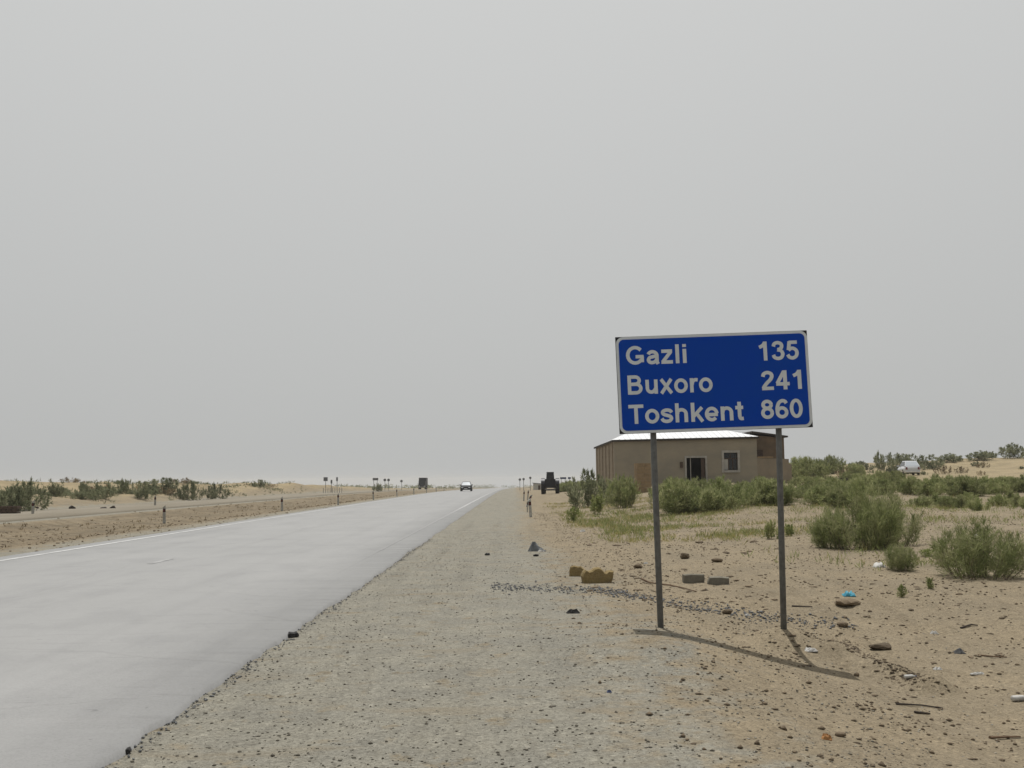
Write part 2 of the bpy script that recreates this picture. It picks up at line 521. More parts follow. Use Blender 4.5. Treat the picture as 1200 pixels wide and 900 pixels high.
M = dict(
    ground=ground_mat(), concrete=concrete_mat(),
    dusty=mat('dusty_road', (0.222, 0.196, 0.152), 0.95, (0.175, 0.152, 0.112), 0.35, 0.5, stretch=(1, 0.25, 1)),
    line=paint_mat('white_line', 0.43, None, 0.50, 0.66), line_r=paint_mat('worn_line', 0.36, (21, 60), 0.48, 0.62),
    dash=paint_mat('dash_line', 0.36, None, 0.42, 0.58),
    blue=mat('sign_blue', (0.003, 0.054, 0.40), 0.55, (0.004, 0.058, 0.37), 3, 0.3, spec=0.12),
    white=mat('sign_white', (0.66, 0.70, 0.73), 0.5, (0.60, 0.64, 0.67), 9, 0.3),
    black=mat('dark_sheet', (0.02, 0.02, 0.024), 0.6, None, 12, 0.6),
    post=mat('grey_post_paint', (0.17, 0.175, 0.175), 0.6, (0.11, 0.115, 0.115), 14, 0.7, 0.15, 90, rnd=0.05),
    plaster=mat('mud_plaster', (0.318, 0.278, 0.210), 0.95, (0.250, 0.226, 0.182), 0.5, 0.6, 0.6, 14, stretch=(1, 1, 1.6)),
    plaster2=mat('raw_plaster', (0.290, 0.240, 0.175), 0.95, (0.220, 0.186, 0.142), 0.8, 0.6, 0.5, 14),
    brickwall=mat('mud_brick', (0.31, 0.252, 0.182), 0.95, (0.23, 0.188, 0.135), 1.6, 0.6, 0.6, 10, stretch=(1, 1, 2.4)),
    darkbrick=mat('weathered_brick', (0.188, 0.132, 0.084), 0.95, (0.120, 0.092, 0.064), 1.2, 0.6, 0.6, 10),
    roof=mat('pale_roof_sheet', (0.74, 0.75, 0.76), 0.55, (0.64, 0.65, 0.66), 0.8, 0.5, stretch=(6, 0.3, 1)),
    fascia=mat('dark_fascia', (0.055, 0.045, 0.038), 0.9, None, 5, 0.6),
    frame=mat('whitewashed_frame', (0.42, 0.40, 0.36), 0.8, (0.30, 0.285, 0.255), 5, 0.5),
    dark=mat('interior_shade', (0.012, 0.011, 0.010), 0.9, None, 5, 0.5),  # near-black colour stands in for the shade inside the room
    wood=mat('brown_wood', (0.09, 0.06, 0.042), 0.85, None, 7, 0.8, 0.2, 40),
    glass=mat('dark_glass', (0.02, 0.022, 0.025), 0.08, None, 3, 0.3, spec=0.5),
    tan=mat('tan_brick', (0.31, 0.225, 0.130), 0.95, (0.215, 0.155, 0.09), 2.5, 0.6, 0.5, 20),
    redtan=mat('reddish_clay', (0.240, 0.152, 0.096), 0.95, (0.160, 0.104, 0.072), 5, 0.7, 0.5, 20),
    lime=mat('yellow_limestone', (0.259, 0.194, 0.086), 0.95, (0.186, 0.140, 0.068), 7, 0.6, 0.9, 30),
    cement=mat('cement_block', (0.194, 0.180, 0.140), 0.95, (0.144, 0.133, 0.108), 14, 0.6, 0.6, 60),
    clod=mat('earth_clod', (0.195, 0.150, 0.098), 0.95, (0.112, 0.086, 0.058), 12, 0.7, 0.5, 60, rnd=0.35),
    pebble=mat('grey_pebble', (0.180, 0.164, 0.130), 0.9, (0.086, 0.076, 0.059), 20, 0.7),
    chip=mat('blue_grey_chipping', (0.187, 0.191, 0.194), 0.9, (0.079, 0.081, 0.085), 18, 0.8),
    pale=mat('pale_chip', (0.331, 0.310, 0.266), 0.9, None, 15, 0.5),
    tar=mat('black_tar', (0.022, 0.021, 0.02), 0.8, None, 20, 0.6, 0.4, 60),
    rubber=mat('tyre_rubber', (0.016, 0.016, 0.017), 0.85, None, 12, 0.6),
    navy=mat('dark_vehicle_paint', (0.017, 0.019, 0.026), 0.45, (0.012, 0.012, 0.014), 5, 0.5),
    steel=mat('worn_steel', (0.30, 0.29, 0.28), 0.5, (0.18, 0.16, 0.14), 9, 0.7, metal=0.3),
    carblack=mat('black_car_paint', (0.014, 0.015, 0.016), 0.55, None, 3, 0.2, spec=0.12),
    carwhite=mat('pale_car_paint', (0.62, 0.63, 0.65), 0.28, (0.55, 0.56, 0.58), 3, 0.2, coat=0.5),
    screen=mat('glare_glass', (0.60, 0.63, 0.66), 0.04, None, 2, 0.1, spec=1.0, metal=0.75),  # pale metallic base puts glare and sun glint into the car glass
    greyglass=mat('sky_grey_glass', (0.25, 0.26, 0.27), 0.25, None, 3, 0.3, spec=0.6),  # the grey is sky reflection put into the glass colour
    lamp=mat('lamp_glass', (0.75, 0.76, 0.76), 0.12, None, 3, 0.1, spec=0.6),
    red=mat('red_lamp', (0.16, 0.03, 0.028), 0.3, None, 4, 0.3),
    plate=mat('plate_white', (0.7, 0.7, 0.68), 0.5, None, 4, 0.2),
    blue_bag=mat('blue_plastic', (0.03, 0.20, 0.29), 0.5, (0.04, 0.27, 0.36), 12, 0.4),
    rag=mat('grey_sheet', (0.17, 0.18, 0.185), 0.7, (0.09, 0.095, 0.10), 9, 0.7),
    paper=mat('white_litter', (0.52, 0.51, 0.48), 0.6, (0.36, 0.35, 0.33), 12, 0.5),
    orange=mat('orange_litter', (0.38, 0.19, 0.07), 0.7, None, 10, 0.5),
    stick=mat('dry_stick', (0.16, 0.105, 0.065), 0.9, None, 14, 0.7),
    darkstick=mat('dark_branch', (0.045, 0.036, 0.03), 0.9, None, 10, 0.7),
    signback=mat('sign_back', (0.16, 0.165, 0.17), 0.6, None, 6, 0.4),
    farblue=mat('far_sign_blue', (0.05, 0.07, 0.14), 0.5, None, 6, 0.3),
    bollard=mat('delineator_white', (0.44, 0.435, 0.40), 0.8, (0.28, 0.27, 0.24), 9, 0.7, rnd=0.15),
    bollard_band=mat('delineator_black', (0.018, 0.016, 0.016), 0.7, None, 9, 0.6),
    bollard_red=mat('delineator_red', (0.16, 0.03, 0.03), 0.6, None, 9, 0.6),
    hut=mat('pale_hut_wall', (0.50, 0.49, 0.45), 0.9, None, 1.5, 0.4),
    green=foliage_mat('feathery_green', (0.160, 0.190, 0.072), (0.262, 0.285, 0.122), (0.375, 0.378, 0.200), 3.2),
    fresh=foliage_mat('fresh_green', (0.16, 0.19, 0.068), (0.235, 0.26, 0.098), (0.32, 0.33, 0.145), 3.0),
    grey=foliage_mat('grey_green', (0.120, 0.134, 0.074), (0.188, 0.200, 0.118), (0.260, 0.265, 0.165), 0.7),
    dry=foliage_mat('dry_brown', (0.14, 0.105, 0.065), (0.20, 0.155, 0.09), (0.28, 0.22, 0.125), 1.2),
    grass=foliage_mat('yellow_grass', (0.20, 0.195, 0.070), (0.29, 0.265, 0.105), (0.39, 0.33, 0.160), 0.8),
    bark=mat('shrub_bark', (0.17, 0.135, 0.095), 0.9, None, 14, 0.7),
)


# ------------------------------------------------------------------ helpers
class MB:
    def __init__(s):
        s.v, s.f = [], []

    def add(s, vs, fs):
        n = len(s.v)
        s.v += [tuple(v) for v in vs]
        s.f += [tuple(i + n for i in f) for f in fs]
        return s

    def box(s, x0, x1, y0, y1, z0_, z1, tx=0.0, ty=0.0):      # tx, ty: inset of the top
        return s.add([(x0, y0, z0_), (x1, y0, z0_), (x1, y1, z0_), (x0, y1, z0_),
                      (x0 + tx, y0 + ty, z1), (x1 - tx, y0 + ty, z1), (x1 - tx, y1 - ty, z1), (x0 + tx, y1 - ty, z1)],
                     [(3, 2, 1, 0), (4, 5, 6, 7), (0, 1, 5, 4), (1, 2, 6, 5), (2, 3, 7, 6), (3, 0, 4, 7)])

    def tube(s, pts, rad, n=8, cap=True):
        pts = [Vector(p) for p in pts]
        rs = rad if isinstance(rad, (list, tuple)) else [rad] * len(pts)
        vs, fs = [], []
        for i, p in enumerate(pts):
            d = (pts[min(i + 1, len(pts) - 1)] - pts[max(i - 1, 0)]).normalized()
            a = d.orthogonal().normalized() if abs(d.z) < 0.99 else Vector((1, 0, 0))
            a = (a - d * a.dot(d)).normalized()
            b = d.cross(a)
            for k in range(n):
                q = 2 * math.pi * k / n
                vs.append(p + (a * math.cos(q) + b * math.sin(q)) * rs[i])
        for i in range(len(pts) - 1):
            for k in range(n):
                fs.append((i * n + k, i * n + (k + 1) % n, (i + 1) * n + (k + 1) % n, (i + 1) * n + k))
        if cap:
            fs.append(tuple(range(n - 1, -1, -1)))
            fs.append(tuple((len(pts) - 1) * n + k for k in range(n)))
        return s.add(vs, fs)

    def loft(s, rings, cap=True):
        n = len(rings[0])
        vs = [p for r in rings for p in r]
        fs = [(i * n + k, i * n + (k + 1) % n, (i + 1) * n + (k + 1) % n, (i + 1) * n + k) for i in range(len(rings) - 1) for k in range(n)]
        if cap:
            fs += [tuple(range(n - 1, -1, -1)), tuple((len(rings) - 1) * n + k for k in range(n))]
        return s.add(vs, fs)

    def prism(s, poly, y0, y1):                                # poly of (x, z), extruded along y
        n = len(poly)
        return s.add([(x, y0, z) for x, z in poly] + [(x, y1, z) for x, z in poly],
                     [tuple(range(n)), tuple(range(2 * n - 1, n - 1, -1))] + [(k, n + k, n + (k + 1) % n, (k + 1) % n) for k in range(n)])

    def wheel(s, cx, cy, cz, r, wd, n=20, rim=0.0):            # axle along x
        prof = [(r * 0.45, -wd / 2), (r * 0.93, -wd / 2), (r, -wd * 0.32), (r, wd * 0.32), (r * 0.93, wd / 2), (r * 0.45, wd / 2)]
        vs, fs = [], []
        for k in range(n):
            q = 2 * math.pi * k / n
            for rr, o in prof:
                vs.append((cx + o, cy + rr * math.cos(q), cz + rr * math.sin(q)))
        m = len(prof)
        for k in range(n):
            for j in range(m):
                fs.append((k * m + j, k * m + (j + 1) % m, ((k + 1) % n) * m + (j + 1) % m, ((k + 1) % n) * m + j))
        return s.add(vs, fs)

    def mesh(s, name, m, smooth=False):
        me = bpy.data.meshes.new(name)
        me.from_pydata(s.v, [], s.f)
        me.materials.append(m)
        if smooth:
            me.polygons.foreach_set('use_smooth', [True] * len(me.polygons))
        me.update()
        return me

    def build(s, name, m, parent=None, smooth=False, loc=None):
        return link(name, s.mesh(name, m, smooth), parent, loc)


def link(name, me, parent=None, loc=None):
    o = bpy.data.objects.new(name, me)
    col.objects.link(o)
    if parent:
        o.parent = parent
    if loc is not None:
        o.location = loc
    return o


def tag(o, label=None, cat=None, group=None, kind=None):
    if label:
        o['label'] = label
    if cat:
        o['category'] = cat
    if group:
        o['group'] = group
    if kind:
        o['kind'] = kind
    return o


def empty(name, loc, rz=0.0):
    o = bpy.data.objects.new(name, None)
    o.empty_display_size = 0.2
    col.objects.link(o)
    o.location = loc
    o.rotation_euler = (0, 0, rz)
    return o


def copy_tree(o, parent=None):
    c = o.copy()
    col.objects.link(c)
    c.parent = parent
    for ch in list(o.children):
        copy_tree(ch, c)
    return c


def raw(name, v, f, m):                                        # numpy arrays straight into a mesh
    me = bpy.data.meshes.new(name)
    v = np.asarray(v, np.float32)
    f = np.asarray(f, np.int32)
    k = f.shape[1]
    me.vertices.add(len(v))
    me.vertices.foreach_set('co', v.ravel())
    me.loops.add(f.size)
    me.loops.foreach_set('vertex_index', f.ravel())
    me.polygons.add(len(f))
    me.polygons.foreach_set('loop_start', np.arange(0, f.size, k, dtype=np.int32))
    me.update(calc_edges=True)
    me.validate()
    me.materials.append(m)
    return me


# ------------------------------------------------------------------ ground
def lines(a, b, d, lo, hi, g):
    v = list(np.arange(a, b + 1e-6, d))
    s, x = d, b
    while x < hi:
        s = min(s * g, 120)
        x += s
        v.append(x)
    s, x = d, a
    pre = []
    while x > lo:
        s = min(s * g, 120)
        x -= s
        pre.append(x)
    return np.array(pre[::-1] + v)


gx = lines(-2.9, 7.0, 0.075, -2600, 2600, 1.035)
gx = np.sort(np.concatenate([gx[(gx < -29) | (gx > -9)], np.arange(-29, -9, 0.33)]))
gy = lines(3.2, 17.0, 0.075, -260, 3200, 1.02)
X, Y = np.meshgrid(gx, gy)
Z = H(X, Y)
nx, ny = len(gx), len(gy)
idx = np.arange(nx * ny).reshape(ny, nx)
F = np.stack([idx[:-1, :-1], idx[:-1, 1:], idx[1:, 1:], idx[1:, :-1]], -1).reshape(-1, 4)
gm = raw('ground', np.stack([X, Y, Z], -1).reshape(-1, 3), F, M['ground'])
xf, yf = X.ravel(), Y.ravel()
edge = 1.75 - 0.055 * np.clip(yf, 0, 25) + 1.0 * (fbm(xf / 1.5, yf / 2.5, 51) - 0.5)
grav = (1 - S(xf, edge - 1.3, edge + 1.3)) * S(xf, -14, -10.5)
grav = np.maximum(grav, (1 - S(np.abs(xf - road2(yf)), 3.6, 5.2)) * 0.9)
grav = np.maximum(grav, 0.75 * np.exp(-((xf + 11.4) / 0.8) ** 2))
dune = np.maximum(S(road2(yf) - xf, 5.0, 7.5), S(xf, 9, 26) * S(yf, 45, 95))
medz = S(-xf, 11.6, 13.0) * (1 - S(-xf, 20.5, 22.5)) * (0.6 + 0.8 * (fbm(xf / 2, yf / 3, 61) - 0.3)) * (1 - grav)
vc = gm.color_attributes.new('zone', 'FLOAT_COLOR', 'POINT')
vc.data.foreach_set('color', np.stack([grav, dune, medz, np.ones_like(grav)], -1).astype(np.float32).ravel())
gm.polygons.foreach_set('use_smooth', [True] * len(gm.polygons))
ground = link('ground', gm)
tag(ground, 'sandy desert ground with a pale gravel shoulder along the road', kind='structure')


# ------------------------------------------------------------------ roads and markings
def road_strip(name, xl, xr, m, ys, jag=0.0, top=0.045, seed=1):
    el = np.array([xl(y) for y in ys], float)
    er = np.array([xr(y) for y in ys], float)
    zz = z0(ys) + top
    if jag:
        near = 1 - S(ys, 20, 60)
        er = er + jag * near * (fbm(ys / 0.35, ys * 0 + 3.3, seed, 4) - 0.5) * 2 + 0.10 * (fbm(ys / 2.6, ys * 0 + 9.1, seed + 3) - 0.5)
    cols_ = [(el - 0.03, zz - 0.10), (el, zz), (el * 0.75 + er * 0.25, zz + 0.012), ((el + er) / 2, zz + 0.02), (el * 0.25 + er * 0.75, zz + 0.012), (er, zz), (er + 0.03, zz - 0.11)]
    v = np.stack([np.stack([c[0], ys, c[1]], -1) for c in cols_], 1).reshape(-1, 3)
    n, k = len(ys), len(cols_)
    ii = np.arange(n * k).reshape(n, k)
    f = np.stack([ii[:-1, :-1], ii[:-1, 1:], ii[1:, 1:], ii[1:, :-1]], -1).reshape(-1, 4)
    return link(name, raw(name, v, f, m))


ysr = np.concatenate([np.arange(-200, 2, 4.0), np.arange(2, 40, 0.06), np.arange(40, 120, 1.0), np.arange(120, 420, 5.0), np.arange(420, 3150, 40.0)])
tag(road_strip('road', lambda y: ROAD_L, lambda y: ROAD_R, M['concrete'], ysr, 0.05), 'pale grey concrete road running straight to the horizon', kind='structure')
ysr2 = np.concatenate([np.arange(-200, 20, 6.0), np.arange(20, 420, 3.0), np.arange(420, 3150, 40.0)])
tag(road_strip('left_road', lambda y: float(road2(y)) - 2.9, lambda y: float(road2(y)) + 2.9, M['dusty'], ysr2), 'second carriageway beyond the dirt median', kind='structure')


def road_z(x):                                                 # crown of the main carriageway
    t = np.clip((x - ROAD_L) / (ROAD_R - ROAD_L), 0, 1)
    return np.interp(t, [0, .25, .5, .75, 1], [0.045, 0.057, 0.065, 0.057, 0.045])


def line_mesh(x, wd, ys, mb, wear=None):                       # wear: the stretch over which traffic has rubbed the paint away
    def hw_(y):
        return wd / 2 if not wear else wd / 2 * min(1.0, max(0.02, (y - wear[0]) / (wear[1] - wear[0]) + 0.25 * (float(vnoise(y * 1.7, 3.1)) - 0.5)))
    for a, b in zip(ys[:-1], ys[1:]):
        q = [(x - hw_(a), a), (x + hw_(a), a), (x + hw_(b), b), (x - hw_(b), b)]
        mb.add([(u, v, float(z0(v)) + float(road_z(u)) + 0.005) for u, v in q], [(0, 1, 2, 3)])


mb = MB(); line_mesh(-10.45, 0.17, list(np.arange(-20, 150, 5)) + list(np.arange(150, 420, 8)), mb)
tag(mb.build('edge_line', M['line']), 'solid white edge line along the far side of the road', kind='structure')
mb = MB(); line_mesh(-3.0, 0.15, list(np.arange(17, 50, .35)) + list(np.arange(50, 150, 4)) + list(np.arange(150, 420, 8)), mb, (18, 44))
tag(mb.build('edge_line', M['line_r']), 'worn white edge line along the near side of the road', kind='structure')
for k in range(12):
    y = 19.2 + 13 * k
    mb = MB(); line_mesh(-6.95, 0.12, [y, y + .6, y + 1.2], mb)
    tag(mb.build('lane_dash', M['dash']), 'short faded white dash on the road centre', kind='structure')


# ------------------------------------------------------------------ the direction sign
SY = 10.64


def rrect(w_, h_, r, n=7):
    pts = []
    for cx, cz, a0 in ((w_ / 2 - r, h_ / 2 - r, 0), (-w_ / 2 + r, h_ / 2 - r, 90), (-w_ / 2 + r, -h_ / 2 + r, 180), (w_ / 2 - r, -h_ / 2 + r, 270)):
        for k in range(n):
            a = R(a0 + 90 * k / (n - 1))
            pts.append((cx + r * math.cos(a), cz + r * math.sin(a)))
    return pts[::-1]


def arc(cx, cz, rx, rz, a0, a1, n=16):
    return [(cx + rx * math.cos(R(a0 + (a1 - a0) * k / n)), cz + rz * math.sin(R(a0 + (a1 - a0) * k / n))) for k in range(n + 1)]


def spl(pts, n=6):                                             # smooth line through points
    P_ = [pts[0]] + list(pts) + [pts[-1]]
    out = []
    for i in range(1, len(P_) - 2):
        p0, p1, p2, p3 = P_[i - 1:i + 3]
        for k in range(n):
            t = k / n
            out.append(tuple(.5 * (2 * p1[j] + (p2[j] - p0[j]) * t + (2 * p0[j] - 5 * p1[j] + 4 * p2[j] - p3[j]) * t * t + (3 * p1[j] - p0[j] - 3 * p2[j] + p3[j]) * t ** 3) for j in (0, 1)))
    return out + [pts[-1]]


XH = .745
GLYPH = {                                                      # centre lines of a bold upright sans; capital height 1
    'G': (1.06, [arc(.50, .5, .40, .41, 40, 322), [(.865, .12), (.865, .46)], [(.52, .42), (.95, .42)]]),
    'a': (.80, [arc(.37, .455, .235, .20, 160, 0) + [(.605, .12), (.66, 0)], spl([(.60, .43), (.40, .395), (.22, .345), (.15, .22), (.22, .11), (.36, .085), (.50, .13), (.60, .25)])]),
    'z': (.72, [[(.06, XH - .085), (.64, XH - .085)], [(.56, XH - .13), (.14, .13)], [(.04, .085), (.66, .085)]]),
    'l': (.39, [[(.195, 0), (.195, 1)]]),
    'i': (.39, [[(.195, 0), (.195, XH)], [(.195, .845), (.195, 1)]]),
    'B': (1.02, [[(.19, 0), (.19, 1)], [(.2, .915), (.52, .915)] + arc(.52, .725, .235, .19, 85, -85, 12) + [(.2, .535)], [(.2, .532), (.56, .532)] + arc(.56, .309, .27, .224, 85, -85, 12) + [(.2, .085)]]),
    'u': (.86, [[(.18, XH), (.18, .33)] + arc(.40, .30, .22, .205, 180, 320, 10) + [(.64, .27)], [(.67, 0), (.67, XH)]]),
    'x': (.80, [[(.11, XH), (.69, 0)], [(.69, XH), (.11, 0)]]),
    'o': (.86, [arc(.43, XH / 2, .29, .295, 0, 362, 28)]),
    'r': (.55, [[(.18, 0), (.18, XH)], spl([(.20, .42), (.26, .58), (.38, .655), (.53, .645)])]),
    'T': (.88, [[(.03, .915), (.85, .915)], [(.44, 0), (.44, .9)]]),
    's': (.76, [spl([(.64, .53), (.56, .63), (.38, .665), (.20, .62), (.15, .53), (.22, .44), (.40, .385), (.57, .32), (.61, .21), (.53, .11), (.36, .075), (.18, .12), (.10, .23)])]),
    'h': (.86, [[(.18, 0), (.18, 1)], [(.2, .44)] + arc(.42, .44, .245, .215, 150, 0, 10) + [(.665, 0)]]),
    'k': (.80, [[(.18, 0), (.18, 1)], [(.69, XH), (.22, .29)], [(.37, .45), (.70, 0)]]),
    'e': (.82, [arc(.41, XH / 2, .28, .295, 5, 318, 26), [(.14, .345), (.74, .345)]]),
    'n': (.86, [[(.18, 0), (.18, XH)], [(.2, .44)] + arc(.42, .44, .245, .215, 150, 0, 10) + [(.665, 0)]]),
    't': (.48, [[(.25, .96), (.25, .22)] + spl([(.25, .20), (.29, .10), (.36, .08), (.46, .09)]), [(.03, XH - .085), (.46, XH - .085)]]),
    '1': (.78, [[(.47, 0), (.47, 1)], spl([(.45, .93), (.34, .79), (.15, .70)])]),
    '3': (.78, [spl([(.14, .72), (.20, .86), (.37, .915), (.54, .86), (.59, .74), (.53, .60), (.36, .545)]), spl([(.34, .54), (.54, .49), (.63, .32), (.55, .14), (.37, .085), (.19, .14), (.12, .28)])]),
    '5': (.78, [[(.21, .91), (.65, .91)], [(.24, .96), (.17, .50)], spl([(.17, .50), (.30, .585), (.44, .585), (.58, .49), (.62, .33), (.55, .16), (.37, .085), (.20, .14), (.12, .27)])]),
    '2': (.78, [spl([(.14, .70), (.20, .85), (.38, .915), (.56, .85), (.60, .70), (.52, .54), (.34, .37), (.20, .20), (.14, .09)]), [(.07, .085), (.68, .085)]]),
    '4': (.78, [[(.50, 0), (.50, 1)], [(.46, .95), (.09, .33)], [(.03, .295), (.73, .295)]]),
    '8': (.78, [arc(.38, .735, .215, .18, 0, 362, 24), arc(.38, .31, .25, .225, 0, 362, 26)]),
    '6': (.78, [arc(.385, .315, .245, .23, 0, 362, 24), spl([(.64, .78), (.56, .89), (.40, .915), (.23, .80), (.14, .55), (.14, .33)])]),
    '0': (.78, [arc(.38, .5, .25, .415, 0, 362, 28)]),
}


def text_mesh(txt, x0, x1, zb, zc, m, wd=.20):                 # lettering fitted between x0 and x1, baseline zb, cap height zc
    mb_ = MB()
    pen, k_ = 0.0, 0
    quads = []
    for ch in txt:
        adv, strokes = GLYPH[ch]
        for st in strokes:
            n = len(st)
            L_, R_ = [], []
            for i, (u, v) in enumerate(st):
                a, b = st[max(i - 1, 0)], st[min(i + 1, n - 1)]
                dx, dz = b[0] - a[0], b[1] - a[1]
                q = math.hypot(dx, dz) or 1
                hv = wd / 2 * (1 - .10 * abs(dx) / q)
                L_.append((pen + u - dz / q * hv, v + dx / q * hv))
                R_.append((pen + u + dz / q * hv, v - dx / q * hv))
            quads.append((L_, R_))
        pen += adv
    xs = [p_[0] for L_, R_ in quads for p_ in L_ + R_]
    a, b = min(xs), max(xs)
    f = lambda p_, y_: (x0 + (p_[0] - a) / (b - a) * (x1 - x0), y_, zb + p_[1] * (zc - zb))
    for i, (L_, R_) in enumerate(quads):                       # each stroke lies a hair above the one before
        y_ = -.0004 * (i % 3) - .00012 * (i // 3)
        n = len(L_)
        mb_.add([f(p_, y_) for p_ in L_ + R_], [(j, j + 1, n + j + 1, n + j) for j in range(n - 1)])
    return mb_.mesh('lettering', m)


tl, tr_, bl, br = (at(*p, SY) for p in ((721.2, 395.2), (946.6, 387.0), (726.2, 508.3), (951.4, 501.0)))
pc = (tl + tr_ + bl + br) / 4
PW = ((tr_ - tl).length + (br - bl).length) / 2
PH = ((tl - bl).length + (tr_ - br).length) / 2
tilt = -math.atan2((tr_ - tl).z, (tr_ - tl).x)
lp, rp_ = at(776.5, 739, SY), at(921, 737, SY)
sign = empty('direction_sign', (pc.x, SY, 0.0))
tag(sign, 'blue road sign listing Gazli, Buxoro and Toshkent on two grey posts', 'road sign')
panel = MB().box(-PW / 2, PW / 2, 0.0, 0.028, -PH / 2, PH / 2).build('panel', M['black'], sign, loc=(0, 0, pc.z))
panel.rotation_euler = (0, tilt, 0)
MB().prism(rrect(PW - 0.006, PH - 0.006, 0.075), -0.004, 0.001).build('border', M['white'], panel)
MB().prism(rrect(PW - 0.062, PH - 0.062, 0.055), -0.008, -0.003).build('face', M['blue'], panel)
ROWS = [('Gazli', .050, .365, .294, .098), ('135', .742, .950, .299, .102), ('Buxoro', .052, .493, .600, .403), ('241', .746, .955, .604, .407),
        ('Toshkent', .050, .645, .902, .706), ('860', .735, .952, .900, .703)]
for txt, a0, a1, b0, b1 in ROWS:
    o = link('lettering', text_mesh(txt, (a0 - .5) * PW, (a1 - .5) * PW, (.5 - b0) * PH, (.5 - b1) * PH, M['white']), panel, (0, -0.0095, 0))
    o['label'] = 'white lettering reading ' + txt
for zz in (-0.33, 0.30):
    MB().box(-PW / 2 + 0.12, PW / 2 - 0.12, 0.0285, 0.062, zz - 0.025, zz + 0.025).build('rail', M['signback'], panel)
for (px_t, py_t), base in (((765.2, 500), lp), ((912.3, 496), rp_)):
    t_ = at(px_t, py_t, SY + 0.095)
    d = (t_ - Vector((base.x, SY + 0.095, base.z))).normalized()
    b = Vector((base.x, SY + 0.095, h1(base.x, SY + 0.095) - 0.35))
    top = t_ + d * 0.9
    off = Vector((pc.x, SY, 0))
    MB().tube([b - off, t_ - off, top - off], 0.033, 12).build('post', M['post'], sign, True)


